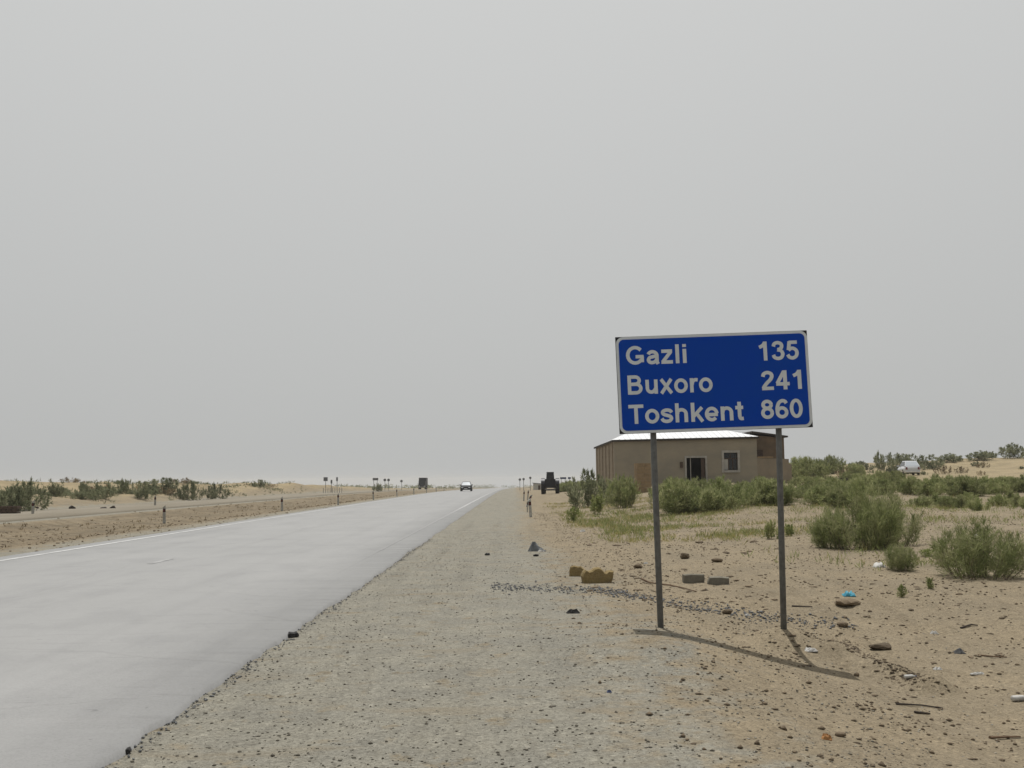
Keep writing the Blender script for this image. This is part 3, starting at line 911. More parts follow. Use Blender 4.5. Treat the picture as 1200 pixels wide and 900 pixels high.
# ------------------------------------------------------------------ the building
def building():
    e = lambda px, py, Y_: at(px, py, Y_)
    FY = 75.0
    A = e(719.5, 516.0, FY)                 # front left eave
    B = e(886.5, 512.0, FY)                 # front right eave
    x0, x1 = A.x, B.x
    zl, zr = A.z, B.z
    D = 17.0
    zb = min(h1(x0, FY), h1(x1, FY)) - 0.6
    root = empty('mud_brick_house', ((x0 + x1) / 2, FY, 0))
    tag(root, 'low mud walled building with pale roof, dark doorway and one framed window', 'building')
    ox = (x0 + x1) / 2
    L0, L1 = x0 - ox, x1 - ox
    px = lambda p: e(p, 545, FY).x - ox
    pz = lambda p, q=830: e(q, p, FY).z
    zt = lambda x: zl + (zr - zl) * (x - L0) / (L1 - L0)
    dx0, dx1, dzt = px(804.5), px(826.5), pz(536.5, 815)
    wx0, wx1, wz0, wz1 = px(848.5), px(864.5), pz(551, 856), pz(530.5, 856)
    mb = MB()                                # the front wall leaves the openings free
    for a, b, z_0, z_1 in ((L0, dx0, zb, None), (dx0, dx1, dzt, None), (dx1, wx0, zb, None), (wx0, wx1, zb, wz0), (wx0, wx1, wz1, None), (wx1, L1, zb, None)):
        za, zc = (zt(a), zt(b)) if z_1 is None else (z_1, z_1)
        mb.prism([(a, z_0), (a, za), (b, zc), (b, z_0)], 0, 0.45)
    front = mb.build('front_wall', M['plaster'], root)
    sw = MB().prism([(L0, zb), (L0, zl - .003), (L0 + .4, zl - .003), (L0 + .4, zb)], 0.453, D).build('side_wall', M['brickwall'], root)
    for k in range(6):                       # brick piers on the side wall
        y = 0.9 + k * 2.9
        MB().box(L0 - 0.06, L0 - 0.002, y, y + 0.5, zb, zl - 0.2).build('pier', M['brickwall'], sw)
    MB().prism([(L1 - .4, zb), (L1 - .4, zr - .003), (L1 - .002, zr - .003), (L1 - .002, zb)], 0.453, D).build('side_wall', M['brickwall'], root)
    MB().box(L0 + .41, L1 - .41, D - .4, D - 0.01, zb, zl - .01).build('back_wall', M['brickwall'], root)
    MB().box(L0 + .42, L1 - .42, 3.2, 3.4, zb, zl - .3).build('inner_wall', M['dark'], root)  # painted near-black so the openings look unlit inside
    # hipped roof
    o_ = 0.12
    rz = max(zl, zr) + 1.95
    hx, hl = 5.5, 4.75
    E = [(L0 - o_, -o_, zl + .03), (L1 + .12, -o_, zr + .03), (L1 + .12, D + o_, zr + .03), (L0 - o_, D + o_, zl + .03)]
    T = [((L0 + hl), D / 2, rz), ((L1 - hx), D / 2, rz)]
    roof = MB().add(E + T, [(0, 1, 5, 4), (1, 2, 5), (2, 3, 4, 5), (3, 0, 4), (3, 2, 1, 0)]).build('roof', M['roof'], root)
    f = MB()
    for (a, b) in ((0, 1), (1, 2), (3, 0)):
        p, q = Vector(E[a]), Vector(E[b])
        n = Vector(((q - p).y, -(q - p).x, 0)).normalized() * 0.05
        dn = Vector((0, 0, -0.15))
        up = Vector((0, 0, -0.002))
        f.add([p + up, q + up, q + up + n, p + up + n, p + dn, q + dn, q + dn + n, p + dn + n], [(0, 1, 2, 3), (7, 6, 5, 4), (0, 4, 5, 1), (3, 2, 6, 7), (0, 3, 7, 4), (1, 5, 6, 2)])
    f.build('fascia', M['fascia'], roof)
    nr = 26
    for k in range(1, nr):                   # standing seams of the roof sheets on the front slope
        x = L0 + (L1 - L0) * k / nr
        tmax = min(1.0, (x - L0 + o_) / (hl + o_), (L1 + .12 - x) / (hx + .12))
        if tmax < 0.06:
            continue
        pa = Vector((x, -o_, zt(x) + .045))
        pb = Vector((x, -o_ + (D / 2 + o_) * tmax, zt(x) + .045 + (rz - zt(x) - .03) * tmax))
        MB().tube([pa, pb], 0.03, 4).build('seam', M['roof'], roof)
    # door
    door = MB()
    fw = 0.14
    door.box(dx0 - fw, dx0, -0.06, 0.1, zb + .3, dzt + fw).box(dx1, dx1 + fw, -0.06, 0.1, zb + .3, dzt + fw).box(dx0, dx1, -0.06, 0.1, dzt, dzt + fw)
    do = door.build('door_frame', M['frame'], root)
    MB().box(dx0 + .30, dx0 + .36, 0.15, 0.21, zb + .3, dzt - .02).build('door_post', M['frame'], do)
    w_ = dx1 - dx0
    MB().add([(dx1 - .02, 0.12, zb + .3), (dx1 - .40, -.45, zb + .3), (dx1 - .40, -.45, dzt - .05), (dx1 - .02, 0.12, dzt - .05),
              (dx1 + .02, 0.09, zb + .3), (dx1 - .36, -.48, zb + .3), (dx1 - .36, -.48, dzt - .05), (dx1 + .02, 0.09, dzt - .05)],
             [(0, 1, 2, 3), (7, 6, 5, 4), (0, 4, 5, 1), (3, 2, 6, 7), (1, 5, 6, 2), (0, 3, 7, 4)]).build('door_leaf', M['wood'], root)
    MB().box(dx0 - .28 - .2, dx0 - .28, -0.12, -0.002, pz(548), pz(541)).build('meter_box', M['wood'], root)
    # window
    fw = 0.17
    wf = MB().box(wx0 - fw, wx0, -.05, .12, wz0 - fw, wz1 + fw).box(wx1, wx1 + fw, -.05, .12, wz0 - fw, wz1 + fw).box(wx0, wx1, -.05, .12, wz1, wz1 + fw).box(wx0, wx1, -.09, .12, wz0 - fw, wz0)
    win = wf.build('window', M['frame'], root)
    zt_ = wz0 + (wz1 - wz0) * 0.66
    bars = MB().box(wx0, wx1, .16, .21, zt_ - .035, zt_ + .035)
    for q in (0.36, 0.68):
        x = wx0 + (wx1 - wx0) * q
        bars.box(x - .03, x + .03, .16, .21, wz0, zt_ - .035)
    x = wx0 + (wx1 - wx0) * .5
    bars.box(x - .03, x + .03, .16, .21, zt_ + .035, wz1)
    bars.build('sash', M['wood'], win)
    cells = [(0, .36, wz0, zt_), (.36, .68, wz0, zt_), (.68, 1, wz0, zt_), (0, .5, zt_, wz1), (.5, 1, zt_, wz1)]
    for i, (a, b, z_0, z_1) in enumerate(cells):
        MB().box(wx0 + (wx1 - wx0) * a + .032, wx0 + (wx1 - wx0) * b - .032, .18, .19, z_0 + .036, z_1 - .036).build('pane', M['hut'] if i == 0 else M['glass'], win)
    # annex on the right: a set-back upper wall with a dark lean-to roof, a lower yard wall in front
    ann = empty('brick_annex', (ox + L1, FY, 0))
    tag(ann, 'brown brick annex with dark sloping roof behind a lower stepped wall', 'building')
    u = lambda p, Y_=FY: e(p, 540, Y_).x - ox - L1
    AY = 2.6
    a0, a1 = 0.02, u(919.5, FY + AY)
    zt0, zt1 = e(886, 509.5, FY + AY).z, e(920, 513.0, FY + AY).z
    rec = e(900, 527, FY + AY).z
    MB().prism([(a0, zb), (a0, zt0), (a1, zt1), (a1, zb)], AY, AY + 8).build('upper_wall', M['darkbrick'], ann)
    MB().prism([(a0 + .08, rec - 1.5), (a0 + .08, rec), (a0 + 1.05, rec), (a0 + 1.05, rec - 1.5)], AY - .06, AY - .003).build('recess_shade', M['wood'], ann)  # dark board standing in for the shade of a recess in the wall
    MB().prism([(a0 + .2, zt0 + .16), (a0 + .2, zt0 + .28), (a1 + .25, zt1 + .14), (a1 + .25, zt1 + .02)], AY - .3, AY + 8.2).build('annex_roof', M['fascia'], ann)
    s1, s2 = u(923.5, FY + 1.2), u(927.5)
    MB().box(a1 + .003, s1 + .1, AY + .3, AY + 6, zb, e(922, 526, FY + AY).z).build('side_store', M['darkbrick'], ann)
    ztop = e(900, 536.5, FY).z
    low = MB().prism([(0.005, zb), (0.005, ztop), (u(924.5), ztop - .1), (u(924.5), zb)], 0.02, .45).prism([(u(924.5) + .003, zb), (u(924.5) + .003, ztop - .45), (s2, ztop - .5), (s2, zb)], 0.02, .45)
    low.build('yard_wall', M['plaster2'], ann)
    MB().box(0.03, 1.2, -.03, .48, ztop + .003, ztop + .1).build('coping', M['tan'], ann)
    MB().box(s2 - .4, s2, .453, 6.5, zb, ztop - .55).build('return_wall', M['plaster2'], ann)


building()

# tan masonry pillar and clay block in front of the house
p = at(753.5, 574, 68.0)
zg = h1(p.x, 68.0)
bk = empty('brick_pillar', (p.x, 68.0, zg - 0.15), R(8))
tag(bk, 'tall tan brick pillar in front of the building, left of the doorway', 'pillar')
hp = at(753, 543.0, 68).z - zg + 0.15
nc = 9
for k in range(nc):
    dz = hp / nc
    jx = random.uniform(-.02, .02)
    for a, b in (((-.48, 0.05), (0.062, .48)) if k % 2 else ((-.48, -.1), (-.088, .48))):
        MB().box(a + jx, b + jx, -.35, .35, k * dz + .012, (k + 1) * dz).build('block', M['tan'], bk)
p = at(743.5, 577, 66.5)
zg = h1(p.x, 66.5)
mb = MB().box(-.42, .42, -.3, .3, -.1, .62, .08, .05)
ob = mb.build('clay_block', M['redtan'], None, loc=(p.x, 66.5, zg))
tag(ob, 'low reddish clay block at the foot of the tan pillar', 'block')


# ------------------------------------------------------------------ cars
def make_car(name, loc, rz, paint, screen, hatch=False, back=None, L=4.2, W=1.68, Ht=1.42):
    r = empty(name, loc, rz)                                   # front towards -y
    hw = W / 2
    zb, zs, zbelt = 0.22, 0.50, 0.88
    st = ([(-L / 2, .74, .62, .40, .66), (-L / 2 + .18, .90, .70, .24, .70), (-L / 2 + 1.15, 1.0, .84, .20, .86), (L / 2 - 1.0, 1.0, .90, .20, .90), (L / 2 - .2, .95, .88, .24, .88), (L / 2, .84, .80, .38, .84)]
          if hatch else
          [(-L / 2, .80, .60, .36, .62), (-L / 2 + .2, .93, .70, .22, .72), (-L / 2 + 1.2, 1.0, .84, .20, .86), (L / 2 - 1.2, 1.0, .88, .20, .88), (L / 2 - .15, .93, .84, .24, .86), (L / 2, .84, .78, .36, .80)])
    rings = []
    for y, fw, zsh, zbo, zto in st:
        x = hw * fw
        rings.append([(-x * .93, y, zbo), (x * .93, y, zbo), (x, y, zbo + .16), (x, y, (zbo + zto) / 2 + .06), (x * .93, y, zto - .03), (x * .72, y, zto), (-x * .72, y, zto), (-x * .93, y, zto - .03), (-x, y, (zbo + zto) / 2 + .06), (-x, y, zbo + .16)])
    MB().loft(rings).build('body', paint, r, True)
    ws, wt = -L / 2 + 1.02, -L / 2 + 1.72                     # windscreen foot and top
    rt, rf = (L / 2 - .62, L / 2 - .12) if hatch else (L / 2 - 1.35, L / 2 - .78)
    bx, tx = hw * .90, hw * .68
    cab = [[(-bx, ws, .84), (bx, ws, .84), (bx * .98, ws, .86), (-bx * .98, ws, .86)]]
    g = MB()
    P = {}
    for sname, s_ in (('l', -1), ('r', 1)):
        P[sname] = [Vector((s_ * bx, ws, .85)), Vector((s_ * tx, wt, Ht - .05)), Vector((s_ * tx, rt, Ht - .05)), Vector((s_ * bx, rf, .88))]
    l, q = P['l'], P['r']
    g.add(l + q, [(0, 1, 2, 3), (7, 6, 5, 4), (0, 4, 5, 1), (2, 6, 7, 3), (1, 5, 6, 2), (3, 7, 4, 0)])
    g.build('cabin', paint, r)
    up = Vector((0, 0, .05))
    MB().add([l[1], q[1], q[2], l[2], l[1] * .96 + up + Vector((0, .06, .05)), q[1] * .96 + up + Vector((0, .06, .05)), q[2] * .96 + up + Vector((0, -.06, .05)), l[2] * .96 + up + Vector((0, -.06, .05))],
             [(4, 5, 6, 7), (0, 1, 5, 4), (1, 2, 6, 5), (2, 3, 7, 6), (3, 0, 4, 7)]).build('roof', paint, r, True)

    def pane(a, b, c, d, n, name_, m, k=.10):
        ce = (a + b + c + d) / 4
        vs = [v + (ce - v) * k + n * .012 for v in (a, b, c, d)]
        MB().add(vs + [v - n * .02 for v in vs], [(0, 1, 2, 3), (7, 6, 5, 4), (0, 4, 5, 1), (1, 5, 6, 2), (2, 6, 7, 3), (3, 7, 4, 0)]).build(name_, m, r)
    pane(l[0], q[0], q[1], l[1], Vector((0, -.75, .66)), 'windscreen', screen)
    pane(q[3], l[3], l[2], q[2], Vector((0, .75, .66)), 'rear_window', back or M['glass'])
    for s_, a in ((-1, l), (1, q)):
        n = Vector((s_ * .92, 0, .38))
        m1 = a[1].lerp(a[2], .5)
        m0 = a[0].lerp(a[3], .5)
        pane(a[0], m0, m1, a[1], n, 'side_window', M['glass'], .13)
        pane(m0, a[3], a[2], m1, n, 'side_window', M['glass'], .13)
        MB().box(min(s_ * hw * .9, s_ * (hw + .16)), max(s_ * hw * .9, s_ * (hw + .16)), ws + .15, ws + .25, .86, 1.0, .02, .01).build('wing_mirror', paint, r)
        for y in (-L / 2 + .78, L / 2 - .80):
            wl = MB().wheel(s_ * (hw - .10), y, .30, .30, .19, 18).build('wheel', M['rubber'], r, True)
            MB().tube([(s_ * (hw - .18), y, .30), (s_ * (hw - .015), y, .30)], .145, 12).build('hubcap', M['steel'], wl)
        MB().box(s_ * hw * .62 - .16, s_ * hw * .62 + .16, -L / 2 - .012, -L / 2 + .2, .50, .61, .02, .0).build('headlight', M['lamp'], r)
        MB().box(s_ * hw * .72 - .09, s_ * hw * .72 + .09, L / 2 - .1, L / 2 + .015, .56, .80, .01, .0).build('tail_light', M['red'], r)
    for y0_, y1_ in ((-L / 2 - .06, -L / 2 + .1), (L / 2 - .1, L / 2 + .06)):
        MB().box(-hw * .86, hw * .86, y0_, y1_, .30, .46, .02, .01).build('bumper', paint, r)
        MB().box(-.26, .26, y0_ - .005 if y0_ < 0 else y1_ - .01, y0_ + .01 if y0_ < 0 else y1_ + .005, .33, .43).build('number_plate', M['plate'], r)
    MB().box(-hw * .38, hw * .38, -L / 2 - .008, -L / 2 + .05, .49, .59).build('grille', M['black'], r)
    return r


cpos = at(546.6, 576, 150.0)
c_ = make_car('dark_car', (cpos.x, 150.0, float(z0(150)) + .065), 0.0, M['carblack'], M['screen'])
tag(c_, 'black car with a bright windscreen driving towards us on the road', 'car')
wp = at(1065, 562, 100.0)
c_ = make_car('white_car', (wp.x, 100.0, max(h1(wp.x, 100), h1(wp.x - 1, 101)) + .02), R(171), M['carwhite'], M['glass'], True, M['screen'], 3.7, 1.58, 1.42)
tag(c_, 'white hatchback parked on the sand among shrubs right of the sign', 'car')


# lorry on the far carriageway
lx = float(at(494.8, 565, 290).x)
lo = empty('lorry', (lx, 290, float(z0(290)) + .06))
tag(lo, 'dark box lorry far away on the left carriageway', 'truck')
MB().box(-1.1, 1.1, 0.9, 6.0, 1.0, 3.35, .03, .03).build('cargo_box', M['navy'], lo)
MB().box(-1.05, 1.05, -1.1, 0.75, .6, 2.45, .10, .12).build('cab', M['navy'], lo)
MB().add([(-.85, -1.075, 1.6), (.85, -1.075, 1.6), (.82, -1.02, 2.3), (-.82, -1.02, 2.3)], [(0, 1, 2, 3)]).build('windscreen', M['glass'], lo)
MB().box(-1.05, 1.05, -1.2, -1.103, .5, .8).build('bumper', M['steel'], lo)
MB().box(-.4, .4, -.9, 5.9, .62, .95).build('chassis', M['black'], lo)
for s_ in (-1, 1):
    for y in (-.3, 3.6, 4.8):
        MB().wheel(s_ * .9, y, .5, .5, .3, 16).build('wheel', M['rubber'], lo, True)
    MB().box(s_ * .75 - .14, s_ * .75 + .14, -1.215, -1.19, .84, 1.02).build('headlight', M['lamp'], lo)


# old tractor on the verge
tp = G(645.0, 579.0)
ty = min(max(tp.y, 95), 118)
tp = at(645.0, 579, ty)
tz = h1(tp.x, ty)
t_ = empty('tractor', (tp.x, ty, tz), R(-3))
tag(t_, 'old dark tractor with tall rear wheels parked on the right verge', 'tractor')
wr = 0.82
for s_ in (-1, 1):
    wl = MB().wheel(s_ * .80, 0, wr, wr, .36, 24).build('wheel', M['rubber'], t_, True)
    MB().tube([(s_ * .66, 0, wr), (s_ * .94, 0, wr)], .36, 16).build('rim', M['navy'], wl)
    lug = MB()
    for k in range(22):
        a = 2 * math.pi * k / 22
        c, s2 = math.cos(a), math.sin(a)
        lug.tube([(s_ * .80 - .17, wr * .985 * c, wr + wr * .985 * s2), (s_ * .80 + .17, wr * .985 * math.cos(a + .12), wr + wr * .985 * math.sin(a + .12))], .028, 4)
    lug.build('tread', M['rubber'], wl)
    pts = [(s_ * .58, wr * 1.06 * math.cos(R(a)), wr + wr * 1.06 * math.sin(R(a))) for a in range(15, 166, 15)]
    fd = MB()
    for a, b in zip(pts[:-1], pts[1:]):
        o2 = s_ * .40
        vs = [a, b, (b[0] + o2, b[1], b[2]), (a[0] + o2, a[1], a[2])]
        fd.add(vs + [(v[0], v[1], v[2] + .03) for v in vs], [(0, 1, 2, 3), (7, 6, 5, 4), (0, 4, 5, 1), (1, 5, 6, 2), (2, 6, 7, 3), (3, 7, 4, 0)])
    fd.build('mudguard', M['navy'], t_)
    fwl = MB().wheel(s_ * .62, 2.05, .40, .40, .2, 18).build('front_wheel', M['rubber'], t_, True)
    MB().tube([(s_ * .55, 2.05, .40), (s_ * .70, 2.05, .40)], .16, 12).build('rim', M['navy'], fwl)
MB().box(-.61, .61, -.40, .75, .66, 1.62, .05, .03).build('gearbox', M['navy'], t_)
MB().box(-.30, .30, .75, 2.5, .75, 1.42, .05, .06).build('bonnet', M['navy'], t_)
cb = MB().box(-.43, .43, -.15, .95, 1.622, 2.32, .05, .06).build('cab', M['navy'], t_)
MB().box(-.28, .28, -.137, -.10, 1.72, 2.12).build('rear_window', M['glass'], cb)
MB().box(-.40, .40, -.2, 1.0, 2.321, 2.37).build('cab_roof', M['navy'], cb)
MB().tube([(.55, 0, wr), (-.55, 0, wr)], .1, 10).build('axle', M['navy'], t_)
MB().box(-.56, .56, -.85, -.76, .50, .58).build('drawbar', M['steel'], t_)
for s_ in (-1, 1):
    MB().tube([(s_ * .4, -.1, .62), (s_ * .5, -.8, .54)], .04, 6).build('link_arm', M['navy'], t_)
MB().tube([(.18, 1.5, 1.35), (.18, 1.5, 2.15)], .04, 8).build('exhaust', M['black'], t_)
MB().tube([(-.6, 2.05, .42), (.6, 2.05, .42)], .06, 8).build('front_axle', M['navy'], t_)


# ------------------------------------------------------------------ roadside posts and far signs
def delineator(loc, label, group, lean=0.0, rz=0.0, proto=[None]):
    if proto[0] is None:
        r = empty('delineator_post', loc)
        MB().box(-.058, .058, -.045, .045, -.25, .50, .004, .004).build('stem', M['bollard'], r)
        MB().box(-.053, .053, -.040, .040, .503, .66, .002, .002).build('band', M['bollard_band'], r)
        MB().prism([(-.052, .663), (-.052, .72), (.052, .80), (.052, .663)], -.04, .04).build('cap', M['bollard'], r)
        MB().box(-.028, .028, -.047, -.0415, .53, .63).build('reflector', M['bollard_red'], r)
        proto[0] = r
    else:
        r = copy_tree(proto[0])
        r.location = loc
    r.rotation_euler = (0, lean, rz)
    tag(r, label, 'marker post', group)
    return r


GP = 'black banded marker posts along the roads'
LP = [(192.5, 613.5, 'nearest marker post on the dirt median, left of the road'), (330.5, 599, 'second marker post along the far side of the road')]
for px, py, lb in LP:
    g = G(px, py)
    delineator(g, lb, GP, R(-1.5))
for k in range(7):
    y = 68 + 17 * k
    x = -11.95
    delineator((x, y, h1(x, y)), 'marker post in the far row along the left side of the road', GP, R(random.uniform(-4, 4)))
for px, py, lb in ((38.5, 599, 'pale marker post beside the second carriageway, leftmost in view'), (181.8, 589.5, 'marker post beside the second carriageway below the dunes')):
    g = at(px, py, 52.0 if px < 100 else 69.0)
    delineator((g.x, g.y, h1(g.x, g.y)), lb, GP)
g = G(622.0, 606)
delineator(g, 'nearest marker post on the right shoulder, leaning a little', GP, R(-3.5), R(10))
g = on(616.8, 59.5)
delineator(g, 'marker post tilted over, second along the right shoulder', GP, R(24), R(14))
g = on(613.5, 76)
delineator(g, 'upright marker post, third along the right shoulder', GP, R(3))
g = on(618.0, 79)
delineator(g, 'marker post standing beside the third one on the right shoulder', GP, R(6))
g = on(617.6, 49.5)
delineator(g, 'short thin marker post just behind the nearest one on the right', GP, R(0)).scale = (.5, .5, .72)


def far_sign(px, py, Y, wd, hh, label, legs=1, shape='rect', m='signback', dz=0.0):
    c = at(px, py, Y)
    zg = h1(c.x, Y)
    r = empty('road_sign', (c.x, Y, zg))
    tag(r, label, 'road sign', 'small road signs far along the roads')
    zc = c.z - zg
    if shape == 'rect':
        MB().box(-wd / 2, wd / 2, -.03, 0, zc - hh / 2, zc + hh / 2).build('panel', M[m], r)
    else:
        n = 14
        MB().prism([(wd / 2 * math.cos(-2 * math.pi * k / n), zc + wd / 2 * math.sin(-2 * math.pi * k / n)) for k in range(n)], -.03, 0).build('disc', M[m], r)
    for k in range(legs):
        x = 0 if legs == 1 else (-wd * .32 if k == 0 else wd * .32)
        MB().tube([(x, .045, -.3), (x, .045, zc + hh * .4)], .04, 6).build('post', M['signback'], r)
    return r


far_sign(381.6, 561.5, 150, .62, .58, 'small square sign on a thin post, leftmost of the far signs')
far_sign(388.5, 564.5, 150, .26, .55, 'narrow sign on a thin post beside the leftmost square one')
far_sign(395, 561.5, 152, .26, .60, 'tall narrow double sign, third from the left of the far signs')
far_sign(440, 561.5, 190, 1.05, .45, 'wide far sign on two legs behind a dark bush', 2)
far_sign(451, 562.5, 195, .55, .55, 'left disc of a pair of round far signs', 1, 'disc')
far_sign(455.3, 562.5, 195, .55, .55, 'right disc of a pair of round far signs', 1, 'disc')
far_sign(470.5, 563.8, 210, .55, .55, 'lone round far sign between the disc pair and the lorry', 1, 'disc')
far_sign(609.2, 562.0, 165, .42, .42, 'small round sign on the right verge nearest the road', 1, 'disc')
far_sign(613.6, 561.5, 160, .40, .40, 'middle small round sign on the right verge', 1, 'disc')
far_sign(621.4, 560, 160, .40, .40, 'small round sign on the right verge beside the pale hut', 1, 'disc')
far_sign(660, 560.3, 170, 1.05, .32, 'wide dark blue far sign to the right of the tractor', 2, 'rect', 'farblue')
far_sign(667.2, 560.2, 172, .5, .32, 'narrow dark blue far sign next to the wide one', 1, 'rect', 'farblue')

hx_ = at(630, 570, 180)
hu = empty('roadside_hut', (hx_.x, 180, h1(hx_.x, 180)))
tag(hu, 'small pale hut with a sloping grey roof beyond the tractor', 'hut')
MB().prism([(-.75, -.3), (-.75, 1.15), (.75, 1.0), (.75, -.3)], 0, 2).build('wall', M['hut'], hu)
MB().prism([(-.9, 1.18), (-.9, 1.3), (.9, 1.12), (.9, 1.0)], -.15, 2.2).build('roof', M['signback'], hu)
MB().box(.1, .5, -.02, -.003, -.2, .8).build('door', M['wood'], hu)

for k in range(9):                                             # white stakes by the far carriageway
    px = 379 + k * 2.7
    g = on(px, 140)
    ob = MB().box(-.045, .045, -.045, .045, -.2, .85, .01, .01).build('white_stake', M['bollard'], None, loc=g)
    tag(ob, 'thin pale stake in a short row below the far left signs', 'stake', 'row of pale stakes')


# ------------------------------------------------------------------ shrubs
def blades(P0, D, L_, W_, rng):
    n = len(P0)
    side = np.cross(D, rng.normal(size=(n, 3)))
    side /= np.linalg.norm(side, axis=1, keepdims=True) + 1e-9
    v = np.empty((n, 4, 3))
    v[:, 0] = P0 - side * W_[:, None] * .35
    v[:, 1] = P0 + D * L_[:, None] * .55 - side * W_[:, None] * .5
    v[:, 2] = P0 + D * L_[:, None]
    v[:, 3] = P0 + D * L_[:, None] * .5 + side * W_[:, None] * .5
    return v.reshape(-1, 3), np.arange(n * 4).reshape(n, 4)


def shrub_proto(name, seed, wd, ht, nst, ntw, nbl, bl, bw, leaf, label, cat='shrub', erect=0.5, gap=0.0):
    rng = np.random.default_rng(seed)
    stems = MB()
    P0, D = [], []
    for i in range(nst):
        a = rng.uniform(0, 2 * math.pi)
        tl_ = rng.uniform(.05, 1.0) ** (0.5 + erect)
        d0 = np.array([math.cos(a), math.sin(a), 0]) * tl_
        top = np.array([d0[0] * wd * .5, d0[1] * wd * .5, ht * rng.uniform(.55, .88) * (1 - .52 * tl_ ** 2)])
        b0 = np.array([d0[0] * wd * .30, d0[1] * wd * .30, -.03])
        mid = (b0 + top) * .5 + np.array([d0[0] * wd * .06, d0[1] * wd * .06, -.02 * ht]) + rng.normal(0, .04 * ht, 3)
        ts = np.linspace(0, 1, 6)
        pl = np.array([(1 - t) ** 2 * b0 + 2 * t * (1 - t) * mid + t * t * top for t in ts])
        r0 = .0075 * ht * rng.uniform(.7, 1.3)
        stems.tube([tuple(q) for q in pl], [r0 * (1 - .8 * t) for t in ts], 4, False)
        for j in range(ntw):
            t = rng.uniform(.03, 1.0) ** .9
            k = min(int(t * 5), 4)
            p_ = pl[k] + (pl[k + 1] - pl[k]) * (t * 5 - k)
            sd = (pl[k + 1] - pl[k]) / (np.linalg.norm(pl[k + 1] - pl[k]) + 1e-9)
            td = sd + rng.normal(0, .75, 3)
            td[2] = td[2] * .6 + .45
            td /= np.linalg.norm(td)
            tlen = ht * rng.uniform(.14, .34) * (1.1 - .4 * t)
            if rng.random() < gap:
                continue
            n = max(3, int(nbl * rng.uniform(.6, 1.3)))
            u = rng.random(n)
            pp = p_ + td * (u * tlen)[:, None] + rng.normal(0, .018 * ht, (n, 3))
            dd = td + rng.normal(0, .6, (n, 3))
            dd[:, 2] += .2
            dd /= np.linalg.norm(dd, axis=1, keepdims=True)
            P0.append(pp); D.append(dd)
        q = rng.random(26)[:, None]                                # a loose wand at the end of each stem
        ed = pl[-1] - pl[-3]
        ed = ed / np.linalg.norm(ed) + np.array([0, 0, .35]) + rng.normal(0, .12, 3)
        ed /= np.linalg.norm(ed)
        wand = pl[-1] + ed * q * ht * rng.uniform(.07, .17) + rng.normal(0, .008 * ht, (26, 3))
        dd = ed + rng.normal(0, .35, (26, 3))
        P0.append(wand); D.append(dd / np.linalg.norm(dd, axis=1, keepdims=True))
    P0, D = np.concatenate(P0), np.concatenate(D)
    P0[:, 2] = np.abs(P0[:, 2])
    n = len(P0)
    v, f = blades(P0, D, bl * rng.uniform(.6, 1.4, n), bw * rng.uniform(.6, 1.4, n), rng)
    return dict(foliage=raw('foliage', v, f, M[leaf]), stems=stems.mesh('stems', M['bark']), label=label, cat=cat, name=name)


def plant(pr, loc, s=1.0, sz=None, label=None, group=None, rz=None, leaf=None):
    r = empty(pr['name'], loc, random.uniform(0, 6.28) if rz is None else rz)
    r.scale = (s, s, sz or s)
    tag(r, label or pr['label'], pr['cat'], group)
    link('foliage', pr['foliage'], r)
    link('stems', pr['stems'], r)
    return r


# unit prototypes: about 1 m high
near = [shrub_proto('green_shrub', 100 + k, 1.5, 1.0, 46, 13, 22, .10, .0075, 'green', 'feathery green shrub') for k in range(3)]
mid = [shrub_proto('green_shrub', 120 + k, 1.7, 1.0, 32, 11, 17, .14, .015, 'green', 'feathery green shrub in the low thicket behind the sign') for k in range(5)]
far = [shrub_proto('grey_shrub', 140 + k, 1.7, 1.0, 22, 9, 16, .13, .026, 'grey', 'grey green desert shrub', erect=.35, gap=.25) for k in range(5)]
dryp = [shrub_proto('dry_shrub', 160 + k, 1.8, 1.0, 16, 8, 12, .14, .020, 'dry', 'dry brown desert shrub', gap=.3) for k in range(3)]
herb = [shrub_proto('leafy_weed', 180 + k, .9, 1.0, 9, 7, 14, .14, .034, 'fresh', 'fresh green weed') for k in range(3)]


def shrub_at(pr, px, py_base, py_top, Y, label, group=None, wpx=None):
    """a shrub whose foot shows at (px, py_base) and whose top shows at py_top, standing Y metres off"""
    b = at(px, py_base, Y)
    zg = h1(b.x, Y)
    hh = max(.15, at(px, py_top, Y).z - zg)
    s = hh
    if wpx:
        s = max(wpx * Y / FPX / 1.35, .75 * hh)
    return plant(pr, (b.x, Y, zg - .02), s, hh, label, group)


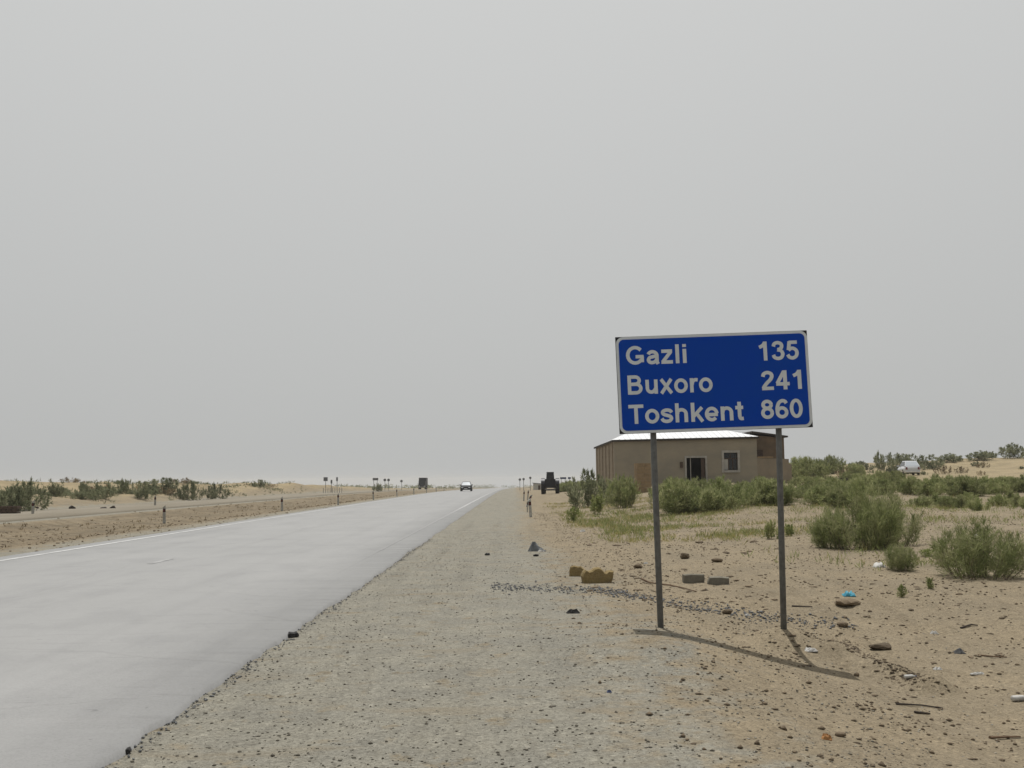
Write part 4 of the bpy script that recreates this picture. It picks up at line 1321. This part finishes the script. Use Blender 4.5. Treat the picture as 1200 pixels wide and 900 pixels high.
# the plants that can be told apart, right of the road
g = G(1146, 676)
shrub_at(near[0], 1146, 676, 604, g.y, 'large feathery green shrub standing alone near the right edge', None, 108)
g = G(1020, 642)
for px, dy, top, wpx, lb in ((1014, 0, 563, 84, 'tall green shrub in the middle of the clump right of the sign'), (982, .3, 592, 56, 'bushy green shrub at the left of the clump right of the sign'), (1045, .8, 574, 56, 'green shrub at the right of the clump right of the sign')):
    shrub_at(near[1 if px != 1047 else 2], px, 640, top, g.y + dy, lb, None, wpx)
g = G(1055, 668)
shrub_at(near[2], 1055, 668, 634, g.y, 'small dark shrub beside a white bag right of the clump', None, 40)
g = G(1088, 655)
shrub_at(herb[0], 1088, 655, 640, g.y + .5, 'low yellow green weed between the small dark shrub and the large one', None, 34)
for px, py, tp_, wpx, lb in ((905, 632, 607, 26, 'leafy weed close behind the right sign post'), (925, 628, 612, 22, 'small weed just right of the right sign post'), (965, 632, 604, 28, 'loose weed at the left foot of the green clump'),
                             (1057, 700, 682, 12, 'tiny sprig on the sand below the small dark shrub'), (1090, 690, 674, 14, 'thin sprig on the sand left of the large shrub'),
                             (700, 603, 578, 32, 'bright green weed by the verge below the building corner'), (672, 612, 590, 30, 'yellow green weed right of the nearest marker post')):
    g = G(px, py)
    shrub_at(herb[hash(px) % 3], px, py, tp_, g.y, lb, None, wpx)
shrub_at(mid[0], 728, 594, 556, 50, 'round green shrub before the building, left of the tan pillar', None, 36)
shrub_at(far[0], 690, 583, 551, 55, 'thin grey shrub by the left end of the building', None, 26)
shrub_at(far[1], 710, 580, 560, 58, 'low grey shrub at the left corner of the building', None, 36)

# the thicket in front of the building and on to the right edge
GT = 'green shrubs in the thicket behind the sign'
LT = 'feathery green shrub in the low thicket behind the sign'
rnd = random.Random(5)
for px0, px1, pyb, pyt, n, ya, yb in ((782, 912, 598, 560, 26, 40, 48), (905, 1000, 600, 566, 14, 38, 50), (960, 1100, 588, 556, 14, 48, 62), (1090, 1215, 584, 556, 16, 48, 60),
                                      (1070, 1215, 604, 578, 10, 34, 42), (985, 1060, 575, 550, 6, 62, 74), (925, 985, 572, 556, 8, 60, 76)):
    for k in range(n):
        px = px0 + (px1 - px0) * (k + rnd.uniform(.1, .9)) / n
        Yk = rnd.uniform(ya, yb)
        f_ = rnd.uniform(.72, 1.08)
        c = at(px, pyt, Yk)
        zg = h1(c.x, Yk)
        hh = min(max((c.z - zg) * f_, .5), 2.6)
        plant(mid[rnd.randrange(5)], (c.x, Yk, zg - .03), hh * rnd.uniform(.85, 1.15) * 1.0, hh, LT, GT, rnd.uniform(0, 6.28))

# the right skyline
for px, top, Y_, wpx, lb in ((1185, 519, 140, 32, 'upright grey shrub on the highest dune at the right edge'), (1152, 528, 138, 34, 'round shrub left of the one on the highest dune'),
                             (1116, 531, 138, 30, 'dark shrub on the dune between the white car and the right edge'), (1088, 533, 128, 34, 'broad shrub on the dune just right of the white car'),
                             (1037, 528, 130, 24, 'dark bushy shrub on the skyline left of the white car'), (1059, 531, 140, 32, 'pale shrub on the skyline behind the white car')):
    shrub_at(far[(px // 7) % 5], px, top + 22, top, Y_, lb, None, wpx)
for k in range(44):
    px = rnd.uniform(930, 1215)
    Yk = rnd.uniform(100, 165)
    c = on(px, Yk)
    hh = rnd.uniform(.35, 1.15)
    plant(far[k % 5] if k % 4 else dryp[k % 3], (c.x, Yk, c.z - .05), hh * 1.1, hh, 'grey green shrub on the dune skyline at the right' if k % 4 else 'dry brown shrub on the dune slope at the right', 'shrubs scattered over the right dunes')
for k in range(9):
    px = rnd.uniform(925, 1010)
    Yk = rnd.uniform(88, 120)
    c = on(px, Yk)
    hh = rnd.uniform(1.3, 2.3)
    plant(mid[k % 5], (c.x, Yk, c.z - .05), hh, hh, 'tall green bush behind the thicket, right of the annex', 'bushes right of the annex')
for k in range(12):
    px = rnd.uniform(655, 700)
    Yk = rnd.uniform(120, 170)
    c = on(px, Yk)
    hh = rnd.uniform(.9, 1.7)
    plant(mid[k % 5], (c.x, Yk, c.z - .05), hh * 1.3, hh, 'low green bush beyond the tractor, left of the building', 'bushes between tractor and building')

# left of the roads
for px, top, Y_, wpx, lb in ((-4, 572, 56, 36, 'dark green bush at the left edge of view'), (14, 566, 57, 40, 'big dark bush on the dune at the left, right of the edge one'), (31, 562, 60, 22, 'tall narrow bush on the right end of the big left clump'),
                             (64, 565, 72, 16, 'sparse grey shrub on the pale dune crest'), (97, 564, 74, 14, 'upright small shrub alone on the left dune'), (118, 565, 76, 30, 'low dark shrub on the dune left of the second roadside post'),
                             (146, 561, 84, 14, 'small dark shrub on the crest above the second roadside post'), (165, 564, 82, 18, 'thin shrub on the dune above the second roadside post'), (195, 560, 92, 38, 'broad dark shrub on the dune crest'),
                             (223, 563, 90, 16, 'shrub growing down the dune to the road edge'), (253, 565, 95, 20, 'dark shrub at the dune foot by the second carriageway'), (305, 562, 128, 18, 'pale bare shrub on the low dune end'),
                             (442, 566, 170, 5, 'dark cone shaped bush below the wide far sign')):
    shrub_at(far[(px + 5) % 5], px, 590, top, Y_, lb, None, wpx)
for k in range(64):
    px = rnd.uniform(60, 345)
    Yk = rnd.uniform(62, 150)
    c = on(px, Yk)
    r2 = float(road2(Yk))
    if c.x > r2 - 6.0:
        c.x = r2 - 6.0 - rnd.uniform(0, 7)
        c.z = h1(c.x, Yk)
    hh = rnd.uniform(.25, .75)
    dry = k % 3 == 0
    plant(dryp[k % 3] if dry else far[k % 5], (c.x, Yk, c.z - .05), hh * 1.9, hh, 'dry brown shrub on the left dunes' if dry else 'grey green shrub scattered on the left dunes', 'shrubs scattered over the left dunes')


# far-off scrub that reads as one band
def scrub_band(name, spans, label, leaf='grey'):
    rng = np.random.default_rng(77)
    P0, D = [], []
    for x0_, x1_, ya, yb, n, hh in spans:
        for k in range(n):
            yk = rng.uniform(ya, yb)
            v = ray(rng.uniform(x0_, x1_), VPY)
            bx, by = v.x * yk, yk
            bz = h1(bx, by)
            h_ = hh * rng.uniform(.4, 1.2)
            m_ = 60
            q = rng.normal(0, 1, (m_, 3))
            q /= np.linalg.norm(q, axis=1, keepdims=True)
            q *= rng.random((m_, 1)) ** .4
            P0.append(np.array([bx, by, bz + h_ * .4]) + q * np.array([h_ * 1.3, h_ * 1.3, h_ * .55]))
            D.append(q + rng.normal(0, .5, (m_, 3)))
    P0, D = np.concatenate(P0), np.concatenate(D)
    D /= np.linalg.norm(D, axis=1, keepdims=True)
    n = len(P0)
    v, f = blades(P0, D, rng.uniform(.3, .8, n), rng.uniform(.15, .35, n), rng)
    return tag(link(name, raw(name, v, f, M[leaf])), label, kind='stuff')


scrub_band('distant_scrub', [(330, 470, 330, 480, 60, 1.4), (470, 545, 380, 650, 40, 1.6), (545, 578, 700, 900, 22, 3.0), (640, 720, 260, 380, 26, 1.6), (590, 640, 700, 1000, 16, 2.2), (0, 330, 180, 320, 45, 1.3)],
           'dark band of far scrub along the horizon')


# grass and low weeds
def grass_patch(name, n, area, bl, bw, leaf, label, wfn=None):
    rng = np.random.default_rng(31 + n)
    x = rng.uniform(area[0], area[1], n)
    y = rng.uniform(area[2], area[3], n)
    w_ = (fbm(x / 1.6, y / 2.2, 71) - .42) * 3.2
    if wfn is not None:
        w_ = w_ * wfn(x, y)
    k = rng.random(n) < np.clip(w_, 0, 1)
    x, y = x[k], y[k]
    m_ = len(x)
    t_n = 5
    x = np.repeat(x, t_n) + rng.normal(0, .05, m_ * t_n)
    y = np.repeat(y, t_n) + rng.normal(0, .05, m_ * t_n)
    P0 = np.stack([x, y, H(x, y) - .01], -1)
    D = rng.normal(0, .55, (len(x), 3))
    D[:, 2] = 1
    D /= np.linalg.norm(D, axis=1, keepdims=True)
    v, f = blades(P0, D, bl * rng.uniform(.4, 1.5, len(x)), bw * rng.uniform(.6, 1.4, len(x)), rng)
    return tag(link(name, raw(name, v, f, M[leaf])), label, kind='stuff')


vr = lambda x, y: S(x, 1.6 + .0 * y, 3.4)
grass_patch('grass', 9000, (1.4, 9.5, 25, 66), .13, .014, 'grass', 'yellow green grass and weeds on the right verge', lambda x, y: S(x, 1.4, 2.6) * (1 - S(x, 7, 9.5)))
grass_patch('low_weeds', 4200, (1.6, 7.0, 26, 48), .17, .02, 'fresh', 'low fresh weeds on the right verge', lambda x, y: S(x, 1.8, 3) * (1 - S(x, 5, 7)) * .6)
grass_patch('dry_grass', 26000, (4.0, 40, 15, 66), .16, .012, 'grass', 'thin dry grass between the right hand shrubs', lambda x, y: S(x, 4.5, 8) * .55)
grass_patch('green_weeds', 9000, (4.2, 20, 15.5, 40), .15, .014, 'fresh', 'low pale green weeds round the shrubs on the right', lambda x, y: S(x, 4.4, 6.5) * .55)
grass_patch('median_grass', 9000, (-21, -12.3, 18, 130), .10, .03, 'dry', 'sparse dry tufts on the dirt median', lambda x, y: .16)
grass_patch('dune_grass', 14000, (-75, -29.5, 45, 150), .30, .05, 'grey', 'sparse dry tufts on the left dunes', lambda x, y: .7)


# ------------------------------------------------------------------ stones, clods and gravel
OCT = np.array([(1, 0, .1), (-.9, .2, 0), (.1, 1, 0), (0, -1, .1), (.1, .1, .8), (0, 0, -.5)], float)
OF = np.array([(0, 2, 4), (2, 1, 4), (1, 3, 4), (3, 0, 4), (2, 0, 5), (1, 2, 5), (3, 1, 5), (0, 3, 5)])


def pebbles(name, x, y, size, m, label, zoff=.15):
    rng = np.random.default_rng(len(x))
    n = len(x)
    a = rng.uniform(0, 6.28, n)
    V = OCT[None] * (1 + rng.uniform(-.35, .35, (n, 6, 3)))
    V = V * (size[:, None, None] * np.stack([np.ones(n), rng.uniform(.6, 1, n), rng.uniform(.45, .95, n)], -1)[:, None, :])
    c, s_ = np.cos(a)[:, None], np.sin(a)[:, None]
    vx = V[..., 0] * c - V[..., 1] * s_
    vy = V[..., 0] * s_ + V[..., 1] * c
    z = H(x, y) + size * zoff
    P = np.stack([vx + x[:, None], vy + y[:, None], V[..., 2] + z[:, None]], -1).reshape(-1, 3)
    f = (OF[None] + (np.arange(n) * 6)[:, None, None]).reshape(-1, 3)
    return tag(link(name, raw(name, P, f, m)), label, kind='stuff')


def scatter(n, x0_, x1_, ya, yb, wfn, power=1.6, seed=1):
    rng = np.random.default_rng(seed)
    u = rng.random(n)
    y = ya + (yb - ya) * u ** power
    x = x0_ + (x1_ - x0_) * rng.random(n)
    k = rng.random(n) < wfn(x, y)
    return x[k], y[k], rng


x, y, rg = scatter(42000, -2.33, 2.8, 4.2, 32, lambda x, y: .35 + .9 * (fbm(x / .8, y / .8, 91) - .3), 1.9, 3)
pebbles('shoulder_gravel', x, y, .003 + .014 * rg.random(len(x)) ** 5, M['pebble'], 'fine grey gravel on the road shoulder')
x, y, rg = scatter(26000, -2.33, 7, 4.2, 30, lambda x, y: .6 + 0 * x, 1.8, 4)
pebbles('pale_gravel', x, y, .0035 + .010 * rg.random(len(x)) ** 4, M['pale'], 'pale stone chips scattered on the shoulder')
x, y, rg = scatter(95000, .6, 15, 4.4, 48, lambda x, y: S(x, .4, 2.4 - .02 * y) * (.2 + 1.5 * np.clip(fbm(x / .7, y / .7, 93) - .33, 0, 1)), 1.5, 5)
pebbles('dirt_clods', x, y, .005 + .026 * rg.random(len(x)) ** 4, M['clod'], 'small dark clods of earth strewn on the sand')
x, y, rg = scatter(5000, -20, -11.0, 14, 70, lambda x, y: .25 + .8 * (fbm(x / 2, y / 2, 94) - .3), 1.2, 6)
pebbles('median_stones', x, y, .015 + .05 * rg.random(len(x)) ** 3, M['clod'], 'small stones on the dirt median')

# the band of blue grey chippings that lies across the shoulder
rg = np.random.default_rng(8)
ctrl = [G(575, 688), G(640, 690), G(700, 692), G(740, 698), G(800, 710), G(860, 718), G(930, 728), G(1000, 731)]
cx = np.array([q.x for q in ctrl]); cy = np.array([q.y for q in ctrl])
t = rg.random(1500) ** 1.15 * (len(ctrl) - 1)
x = np.interp(t, range(len(ctrl)), cx)
y = np.interp(t, range(len(ctrl)), cy) + rg.normal(0, .33, len(t)) * (1 - .45 * t / 7)
pebbles('gravel_strip', x, y, .008 + .020 * rg.random(len(x)) ** 2.4, M['chip'], 'band of blue grey chippings lying across the shoulder', .3)

# freshly dug, darker earth beside the right post
rg = np.random.default_rng(9)
t = rg.random(1500)
dug = [G(948, 746), G(985, 752), G(1015, 768), G(1045, 778), G(1078, 798)]
x = np.interp(t * 4, range(5), [q.x for q in dug]) + rg.normal(0, .07, 1500)
y = np.interp(t * 4, range(5), [q.y for q in dug]) + rg.normal(0, .12, 1500)
pebbles('dug_earth', x, y, .005 + .026 * rg.random(1500) ** 4, M['clod'], 'freshly dug dark crumbs of earth in a ridge beside the right post', -.15)

# crumbs along the broken road edge
ys_ = 3.6 + 24 * rg.random(2200) ** 1.4
x = ROAD_R + .02 + rg.normal(.01, .045, 2200)
pebbles('edge_crumbs', x, ys_, .004 + .015 * rg.random(2200) ** 3, M['chip'], 'broken crumbs along the road edge', .4)


def stone_mesh(seed, m, flat=.7, n=2, rough=.28):
    import bmesh
    bm = bmesh.new()
    bmesh.ops.create_icosphere(bm, subdivisions=n, radius=1.0)
    rg_ = np.random.default_rng(seed)
    pl = rg_.normal(0, 1, (7, 3))
    pl /= np.linalg.norm(pl, axis=1, keepdims=True)
    for v in bm.verts:
        p_ = np.array(v.co)
        for q in pl:                                           # chop flat facets
            d = p_ @ q - .72
            if d > 0:
                p_ = p_ - q * d
        p_ = p_ * (1 + rough * .5 * (rg_.random() - .5))
        v.co = p_ * np.array([1, .75, flat])
    me = bpy.data.meshes.new('stone')
    bm.to_mesh(me)
    bm.free()
    me.materials.append(m)
    return me


clods = [stone_mesh(200 + k, M['clod'], .6, 2) for k in range(6)]
rk = random.Random(12)
LC = {0: ('brown clod of dry earth on the sand behind the sign', 'earth clods behind the sign'), 1: ('brown clod of dry earth on the sand right of the sign posts', 'earth clods right of the sign'),
      2: ('brown clod of dry earth in the near right foreground', 'earth clods in the right foreground')}
cnt = 0
while cnt < 150:
    reg = rk.choice((0, 0, 0, 1, 1, 2))
    px, py = {0: (rk.uniform(690, 915), rk.uniform(632, 715)), 1: (rk.uniform(925, 1195), rk.uniform(672, 790)), 2: (rk.uniform(760, 1195), rk.uniform(800, 895))}[reg]
    g = G(px, py)
    s = rk.uniform(1.6, 4.6) * g.y / FPX * (.8 if reg == 2 else 1)
    ob = link('earth_clod', clods[cnt % 6], None, (g.x, g.y, g.z + s * .12))
    ob.scale = (s * rk.uniform(.9, 1.5), s, s * rk.uniform(.35, .75))
    ob.rotation_euler = (0, 0, rk.uniform(0, 6.28))
    tag(ob, LC[reg][0], 'clod', LC[reg][1])
    cnt += 1


def rock(px, py, wpx, hpx, m, name, label, cat, seed, rz=0.0, rough=.28, deep=.8):
    g = G(px, py)
    a = wpx * g.y / FPX / 2
    hz = hpx * g.y / FPX / 2
    ob = link(name, stone_mesh(seed, m, 1.0, 3, rough), None, (g.x, g.y + a * deep * .5, g.z + hz * .80))
    ob.scale = (a * 1.12, a * deep * 1.2, hz * 1.15)
    ob.rotation_euler = (0, 0, rz)
    return tag(ob, label, cat)


def hewn(px, py, wpx, hpx, prof, dep, m, name, label, cat, rz=0.0):
    """a broken block: front outline prof in 0..1, worn back from the edges"""
    g = G(px, py)
    a, h_ = wpx * g.y / FPX, hpx * g.y / FPX * 1.03
    d = a * dep
    rings = []
    for t, k, top in ((0, .93, .9), (.12, 1, 1.0), (.55, 1.0, .96), (.9, .96, .9), (1, .86, .78)):
        rings.append([((u - .5) * a * k + random.uniform(-.01, .01) * a, t * d + (.05 * d * (1 - abs(2 * u - 1))), max(-.02, v * h_ * top + random.uniform(-.012, .012) * h_)) for u, v in prof])
    ob = MB().loft(rings).build(name, m, None, loc=(g.x, g.y, g.z))
    ob.rotation_euler = (0, 0, rz)
    return tag(ob, label, cat)


hewn(701, 683.5, 37, 17.5, [(.05, .0), (.0, .45), (.04, .72), (.12, .86), (.2, .74), (.33, .80), (.42, .97), (.53, 1.0), (.62, .92), (.72, .66), (.80, .62), (.88, .78), (1.0, .76), (.99, .3), (.93, -.02)], .62, M['lime'],
     'limestone_block', 'larger yellow broken stone block with a notched top on the shoulder', 'stone', R(4))
hewn(676.5, 675.5, 18.5, 12, [(.0, .0), (.0, .6), (.08, .9), (.3, 1.0), (.55, .9), (.72, .93), (.9, .7), (1.0, .55), (.95, .0)], .8, M['lime'],
     'limestone_block', 'smaller yellow stone block left of the notched one', 'stone', R(-6))
hewn(814, 684.0, 24.5, 10.5, [(0, 0), (.0, .95), (.35, 1.0), (.97, .96), (1, .5), (.98, 0)], .55, M['cement'], 'cement_block', 'left grey cement block lying behind the sign', 'block', R(3))
hewn(841.5, 686.0, 26, 9.5, [(0, 0), (.06, .55), (.14, .95), (.6, 1.0), (.98, .90), (1, .4), (.96, 0)], .7, M['cement'], 'cement_block', 'right tilted cement block lying behind the sign', 'block', R(-10))
rock(994, 711, 30, 9, M['clod'], 'earth_lump', 'big flat brown earth lump below the blue bag', 'lump', 301)
rock(989, 735.5, 13, 7, M['clod'], 'earth_lump', 'square brown lump above the heap by the right post', 'lump', 302)
rock(1035, 762, 25, 8, M['clod'], 'earth_lump', 'flat brown lump right of the dug earth ridge', 'lump', 303)
rock(803, 655, 11, 8, M['clod'], 'earth_lump', 'round brown lump behind the cement blocks', 'lump', 304)
rock(748, 666, 10, 6, M['clod'], 'earth_lump', 'dark lump just left of the left sign post', 'lump', 305)
rock(841, 634 + 25, 13, 5, M['clod'], 'earth_lump', 'flat lump on the sand above the cement blocks', 'lump', 306)
rock(853, 720, 11, 6, M['clod'], 'earth_lump', 'brown lump in the chippings between the posts', 'lump', 307)
rock(986, 864, 12, 6, M['clod'], 'earth_lump', 'brown lump near the orange litter', 'lump', 308)
rock(1004, 793, 6, 5, M['clod'], 'earth_lump', 'upright clod just past the end of the sign shadow', 'lump', 309)
rock(628, 640 + 12, 6, 3, M['tar'], 'tar_lump', 'dark lump on the shoulder below the crumpled sheet', 'lump', 310)


# litter
def sheet(px, py, wpx, hpx, m, name, label, cat, seed, dep=1.0, smooth=False, peak=.5, up=0.0):
    """a crumpled sheet lying on the ground: an uneven closed shell"""
    g = G(px, py)
    a, h_ = wpx * g.y / FPX, hpx * g.y / FPX
    d = a * dep
    n = 9
    rg_ = np.random.default_rng(seed)
    hm = rg_.random((n, n))
    vs = []
    for j in range(n):
        for i in range(n):
            u, v = i / (n - 1), j / (n - 1)
            e_ = min(1, 4 * min(u, 1 - u)) * min(1, 4 * min(v, 1 - v))
            w_ = math.exp(-((u - peak) / .33) ** 2)
            x_ = (u - .5) * a * (1 + .25 * (hm[j, 0] - .5)) + rg_.normal(0, .012) * a
            y_ = (v - .3) * d * (1 + .3 * (hm[0, i] - .5)) + rg_.normal(0, .012) * d
            vs.append((x_, y_, .004 + h_ * e_ ** .6 * ((.8 * hm[j, i] + .2 * hm[i, j]) * (1 - up) + up * (.2 * hm[j, i] + .8 * w_ * (.5 + .5 * hm[i, j])))))
    fs = [(j * n + i, j * n + i + 1, (j + 1) * n + i + 1, (j + 1) * n + i) for j in range(n - 1) for i in range(n - 1)]
    vb = [(x_, y_, max(-.004, z_ - .006)) for x_, y_, z_ in vs]
    m_ = len(vs)
    ring = list(range(n)) + [k * n + n - 1 for k in range(1, n)] + [n * n - 1 - k for k in range(1, n)] + [(n - 1 - k) * n for k in range(1, n - 1)]
    fs += [tuple(q + m_ for q in f[::-1]) for f in fs]
    fs += [(ring[(k + 1) % len(ring)], ring[k], ring[k] + m_, ring[(k + 1) % len(ring)] + m_) for k in range(len(ring))]
    ob = MB().add(vs + vb, fs).build(name, m, None, smooth, (g.x, g.y, g.z))
    return tag(ob, label, cat)


sheet(629.5, 646, 20, 13, M['rag'], 'crumpled_sheet', 'crumpled grey sheet standing up on the gravel shoulder', 'litter', 401, .5, False, .25, 1.0)
sheet(634, 646.5, 7, 2.5, M['paper'], 'white_scrap', 'white scrap under the crumpled grey sheet', 'litter', 402, .6)
sheet(671.5, 719, 15, 5.5, M['tar'], 'black_rag', 'black rag lying on the shoulder left of the sign', 'litter', 403, .6)
sheet(995.5, 699, 15, 6.5, M['blue_bag'], 'plastic_bag', 'bright blue plastic bag on the sand right of the sign', 'litter', 404, .7, True)
sheet(1031, 665, 14, 7, M['paper'], 'plastic_bag', 'white plastic bag at the foot of the small dark shrub', 'litter', 405, .7, True)
sheet(950, 764, 15, 5, M['paper'], 'white_wrapper', 'white wrapper by the shadow of the right sign post', 'litter', 406, .5)
sheet(969, 867, 11, 7, M['orange'], 'orange_peel', 'orange scrap of litter in the right foreground', 'litter', 407, .8)
sheet(1124.5, 766, 12, 6, M['chip'], 'torn_shoe', 'dark and pale worn shoe on the sand at the right', 'litter', 408, .7)
sheet(1095, 743, 9, 4, M['paper'], 'white_scrap', 'white scrap above the dug earth ridge, on the right', 'litter', 409, .6)
sheet(1099, 785, 9, 3, M['paper'], 'white_scrap', 'small white scrap right of the dug earth ridge', 'litter', 410, .6)
sheet(1146, 791, 16, 3, M['paper'], 'paper_strip', 'long white strip of paper lying at the right', 'litter', 411, .25)
sheet(757, 664 - 3, 5, 2.5, M['paper'], 'white_scrap', 'tiny white scrap beside the left sign post', 'litter', 412, .6)
sheet(876, 722, 7, 3, M['paper'], 'white_scrap', 'white scrap in the chippings near the right post', 'litter', 413, .6)
sheet(714, 812, 6, 3, M['farblue'], 'dark_blue_scrap', 'dark blue scrap in the foreground left of the sign shadow', 'litter', 414, .7)
sheet(671 + 12, 683 - 60, 6, 3, M['paper'], 'white_scrap', 'white scrap among the verge weeds', 'litter', 415, .7)
sheet(1146, 624 + 5, 7, 4, M['paper'], 'white_scrap', 'white scrap seen behind the large lone shrub', 'litter', 416, .6)


def bottle(px, py, wpx, label):
    g = G(px, py)
    L_ = wpx * g.y / FPX
    r_ = empty('plastic_bottle', (g.x, g.y, g.z + L_ * .16), R(12))
    tag(r_, label, 'bottle')
    MB().tube([(-.5 * L_, 0, 0), (-.47 * L_, 0, 0), (.15 * L_, 0, 0), (.34 * L_, 0, 0), (.40 * L_, 0, 0)], [.12 * L_, .15 * L_, .15 * L_, .07 * L_, .05 * L_], 12).build('bottle_body', M['paper'], r_, True)
    MB().tube([(.402 * L_, 0, 0), (.5 * L_, 0, 0)], .06 * L_, 10).build('cap', M['farblue'], r_)


bottle(1196, 822, 22, 'pale plastic bottle lying at the right edge')
bottle(1067, 796, 15, 'small pale bottle on the dug earth ridge')


def stick(pts, rad, m, label, name='stick', cat='stick'):
    q = [G(*p_) for p_ in pts]
    o_ = q[0]
    mb_ = MB().tube([v - o_ + Vector((0, 0, rad * .8 + (.006 if 0 < i < len(q) - 1 else 0))) for i, v in enumerate(q)], [rad * (1 - .45 * i / (len(q) - 1)) for i in range(len(q))], 6)
    return tag(mb_.build(name, m, None, loc=o_), label, cat)


stick([(752, 679), (762, 684), (785, 687), (803, 691), (816, 694)], .014, M['stick'], 'long crooked brown stick lying behind the left sign post')
stick([(928, 711), (942, 712), (952, 712)], .011, M['darkstick'], 'short dark stick just right of the right sign post')
stick([(1126, 737), (1138, 734), (1146, 734)], .013, M['darkstick'], 'dark bent stick on the sand at the right')
stick([(1146, 769), (1165, 771), (1180, 771)], .010, M['stick'], 'thin brown stick on the sand beside the worn shoe')
stick([(1050, 826), (1080, 829), (1105, 831)], .009, M['darkstick'], 'long thin dark stick in the right foreground')
stick([(1160, 866), (1180, 866), (1196, 865)], .012, M['stick'], 'brown stick low at the right edge')
stick([(1072, 836), (1090, 838)], .011, M['darkstick'], 'short dark stick below the long thin one')


def tar_strip(px, py, wpx, hpx, label, rz):
    g = G(px, py)
    a, h_ = wpx * g.y / FPX, hpx * g.y / FPX
    mb_ = MB().loft([[(x_, -h_ * k, .0), (x_, h_ * k * 1.6, .0), (x_ + .004, h_ * k, h_ * k), (x_, -h_ * k * .7, h_ * .8 * k)] for x_, k in ((-a / 2, .5), (-a / 4, 1), (a / 8, .8), (a / 3, 1), (a / 2, .4))])
    ob = mb_.build('rubber_strip', M['tar'], None, loc=(g.x, g.y, g.z + .01))
    ob.rotation_euler = (0, 0, rz)
    return tag(ob, label, 'litter')


tar_strip(145, 884, 15, 5, 'black rubber strip at the road edge in the left foreground', R(8))
tar_strip(343, 747, 14, 5, 'black rubber strip lying on the road edge further on', R(25))
tar_strip(571, 651, 6, 2.5, 'tiny black rubber piece on the shoulder near the road', 0)

# low brown wall and dark rubble at the left, dark branches near the building
b0, b1 = at(-8, 594, 53), at(21, 594, 53)
wl = empty('low_brown_wall', ((b0.x + b1.x) / 2, 53, h1((b0.x + b1.x) / 2, 53) - .15))
tag(wl, 'low dark brown wall under the big bush at the left edge', 'wall')
hw_ = (b1.x - b0.x) / 2
for k in range(4):
    for j in range(5):
        a = -hw_ + 2 * hw_ * (j + (.3 if k % 2 else 0)) / 5
        MB().box(a + .012, min(a + 2 * hw_ / 5, hw_ + .1) - .0, -.2, .2, .16 * k + .012, .16 * (k + 1), .015, .01).build('block', M['wood'], wl)
for px, py, w_, h_, lb in ((85, 592, 9, 9, 'dark rubble lump by the second carriageway below the dune'), (122, 583, 9, 6, 'dark lump on the dune slope, left of a darker pair'), (133, 580, 9, 9, 'ragged dark lump in the middle of the left dune'), (50, 566, 8, 5, 'dark crust on top of the pale dune crest'), (43, 590, 5, 4, 'small dark lump right of the leftmost marker post')):
    Yk = 62 if py > 575 else 68
    c = at(px, py, Yk)
    s = w_ * Yk / FPX / 2
    ob = link('rubble_lump', stone_mesh(500 + px, M['darkstick'], h_ / w_, 2, .6), None, (c.x, Yk, max(c.z, h1(c.x, Yk) + s * .2)))
    ob.location.z = h1(c.x, Yk) + s * .3
    ob.scale = (s, s, s)
    tag(ob, lb, 'rubble')


def branch_pile(px0, py0, px1, py1, Y_, n, label):
    a, b = at(px0, py0, Y_), at(px1, py1, Y_)
    r_ = empty('branch_pile', (a.x, Y_, h1(a.x, Y_)))
    tag(r_, label, 'branches')
    for k in range(n):
        t0 = random.uniform(0, .35)
        t1 = random.uniform(.6, 1.0)
        p0 = Vector(((b.x - a.x) * t0, random.uniform(-.4, .4), random.uniform(0.05, .25)))
        p1 = Vector(((b.x - a.x) * t1, random.uniform(-.4, .4), random.uniform(.1, .5)))
        mm = (p0 + p1) / 2 + Vector((0, random.uniform(-.1, .1), random.uniform(.0, .2)))
        MB().tube([p0, mm, p1], [.06, .05, .03], 6).build('branch', M['darkstick'], r_)


branch_pile(692, 575, 722, 572, 60, 7, 'dark dead branches lying by the left corner of the building')
branch_pile(964, 562, 998, 556, 70, 9, 'pile of dark dead branches right of the annex')
for px, py, w_, lb in ((941, 564, 8, 'white scrap lying by the foot of the annex'), (772, 571 + 3, 5, 'white scrap in the thicket before the doorway'), (876, 572, 6, 'white scrap in the thicket below the window')):
    Yk = 58.0
    c = at(px, py, Yk)
    ob = link('white_rubbish', stone_mesh(600 + px, M['paper'], .5, 2, .5), None, (c.x, Yk, h1(c.x, Yk) + .08))
    s = w_ * Yk / FPX / 2
    ob.scale = (s, s, s)
    tag(ob, lb, 'litter')


# ------------------------------------------------------------------ dusty air
HAZE = True
if HAZE:
    hz = MB().box(-2900, 2900, -520, 3450, -30.0, 9.5).mesh('haze', M['white'])
    hm_ = bpy.data.materials.new('dusty_air')
    hm_.use_nodes = True
    t = hm_.node_tree
    t.nodes.clear()
    pv = t.nodes.new('ShaderNodeVolumePrincipled')
    pv.inputs['Color'].default_value = (0.78, 0.79, 0.80, 1)
    pv.inputs['Density'].default_value = 0.00028
    pv.inputs['Anisotropy'].default_value = 0.2
    ou = t.nodes.new('ShaderNodeOutputMaterial')
    t.links.new(pv.outputs[0], ou.inputs['Volume'])
    hz.materials.clear()
    hz.materials.append(hm_)
    tag(link('haze', hz), 'thin dusty haze over the plain', kind='stuff')
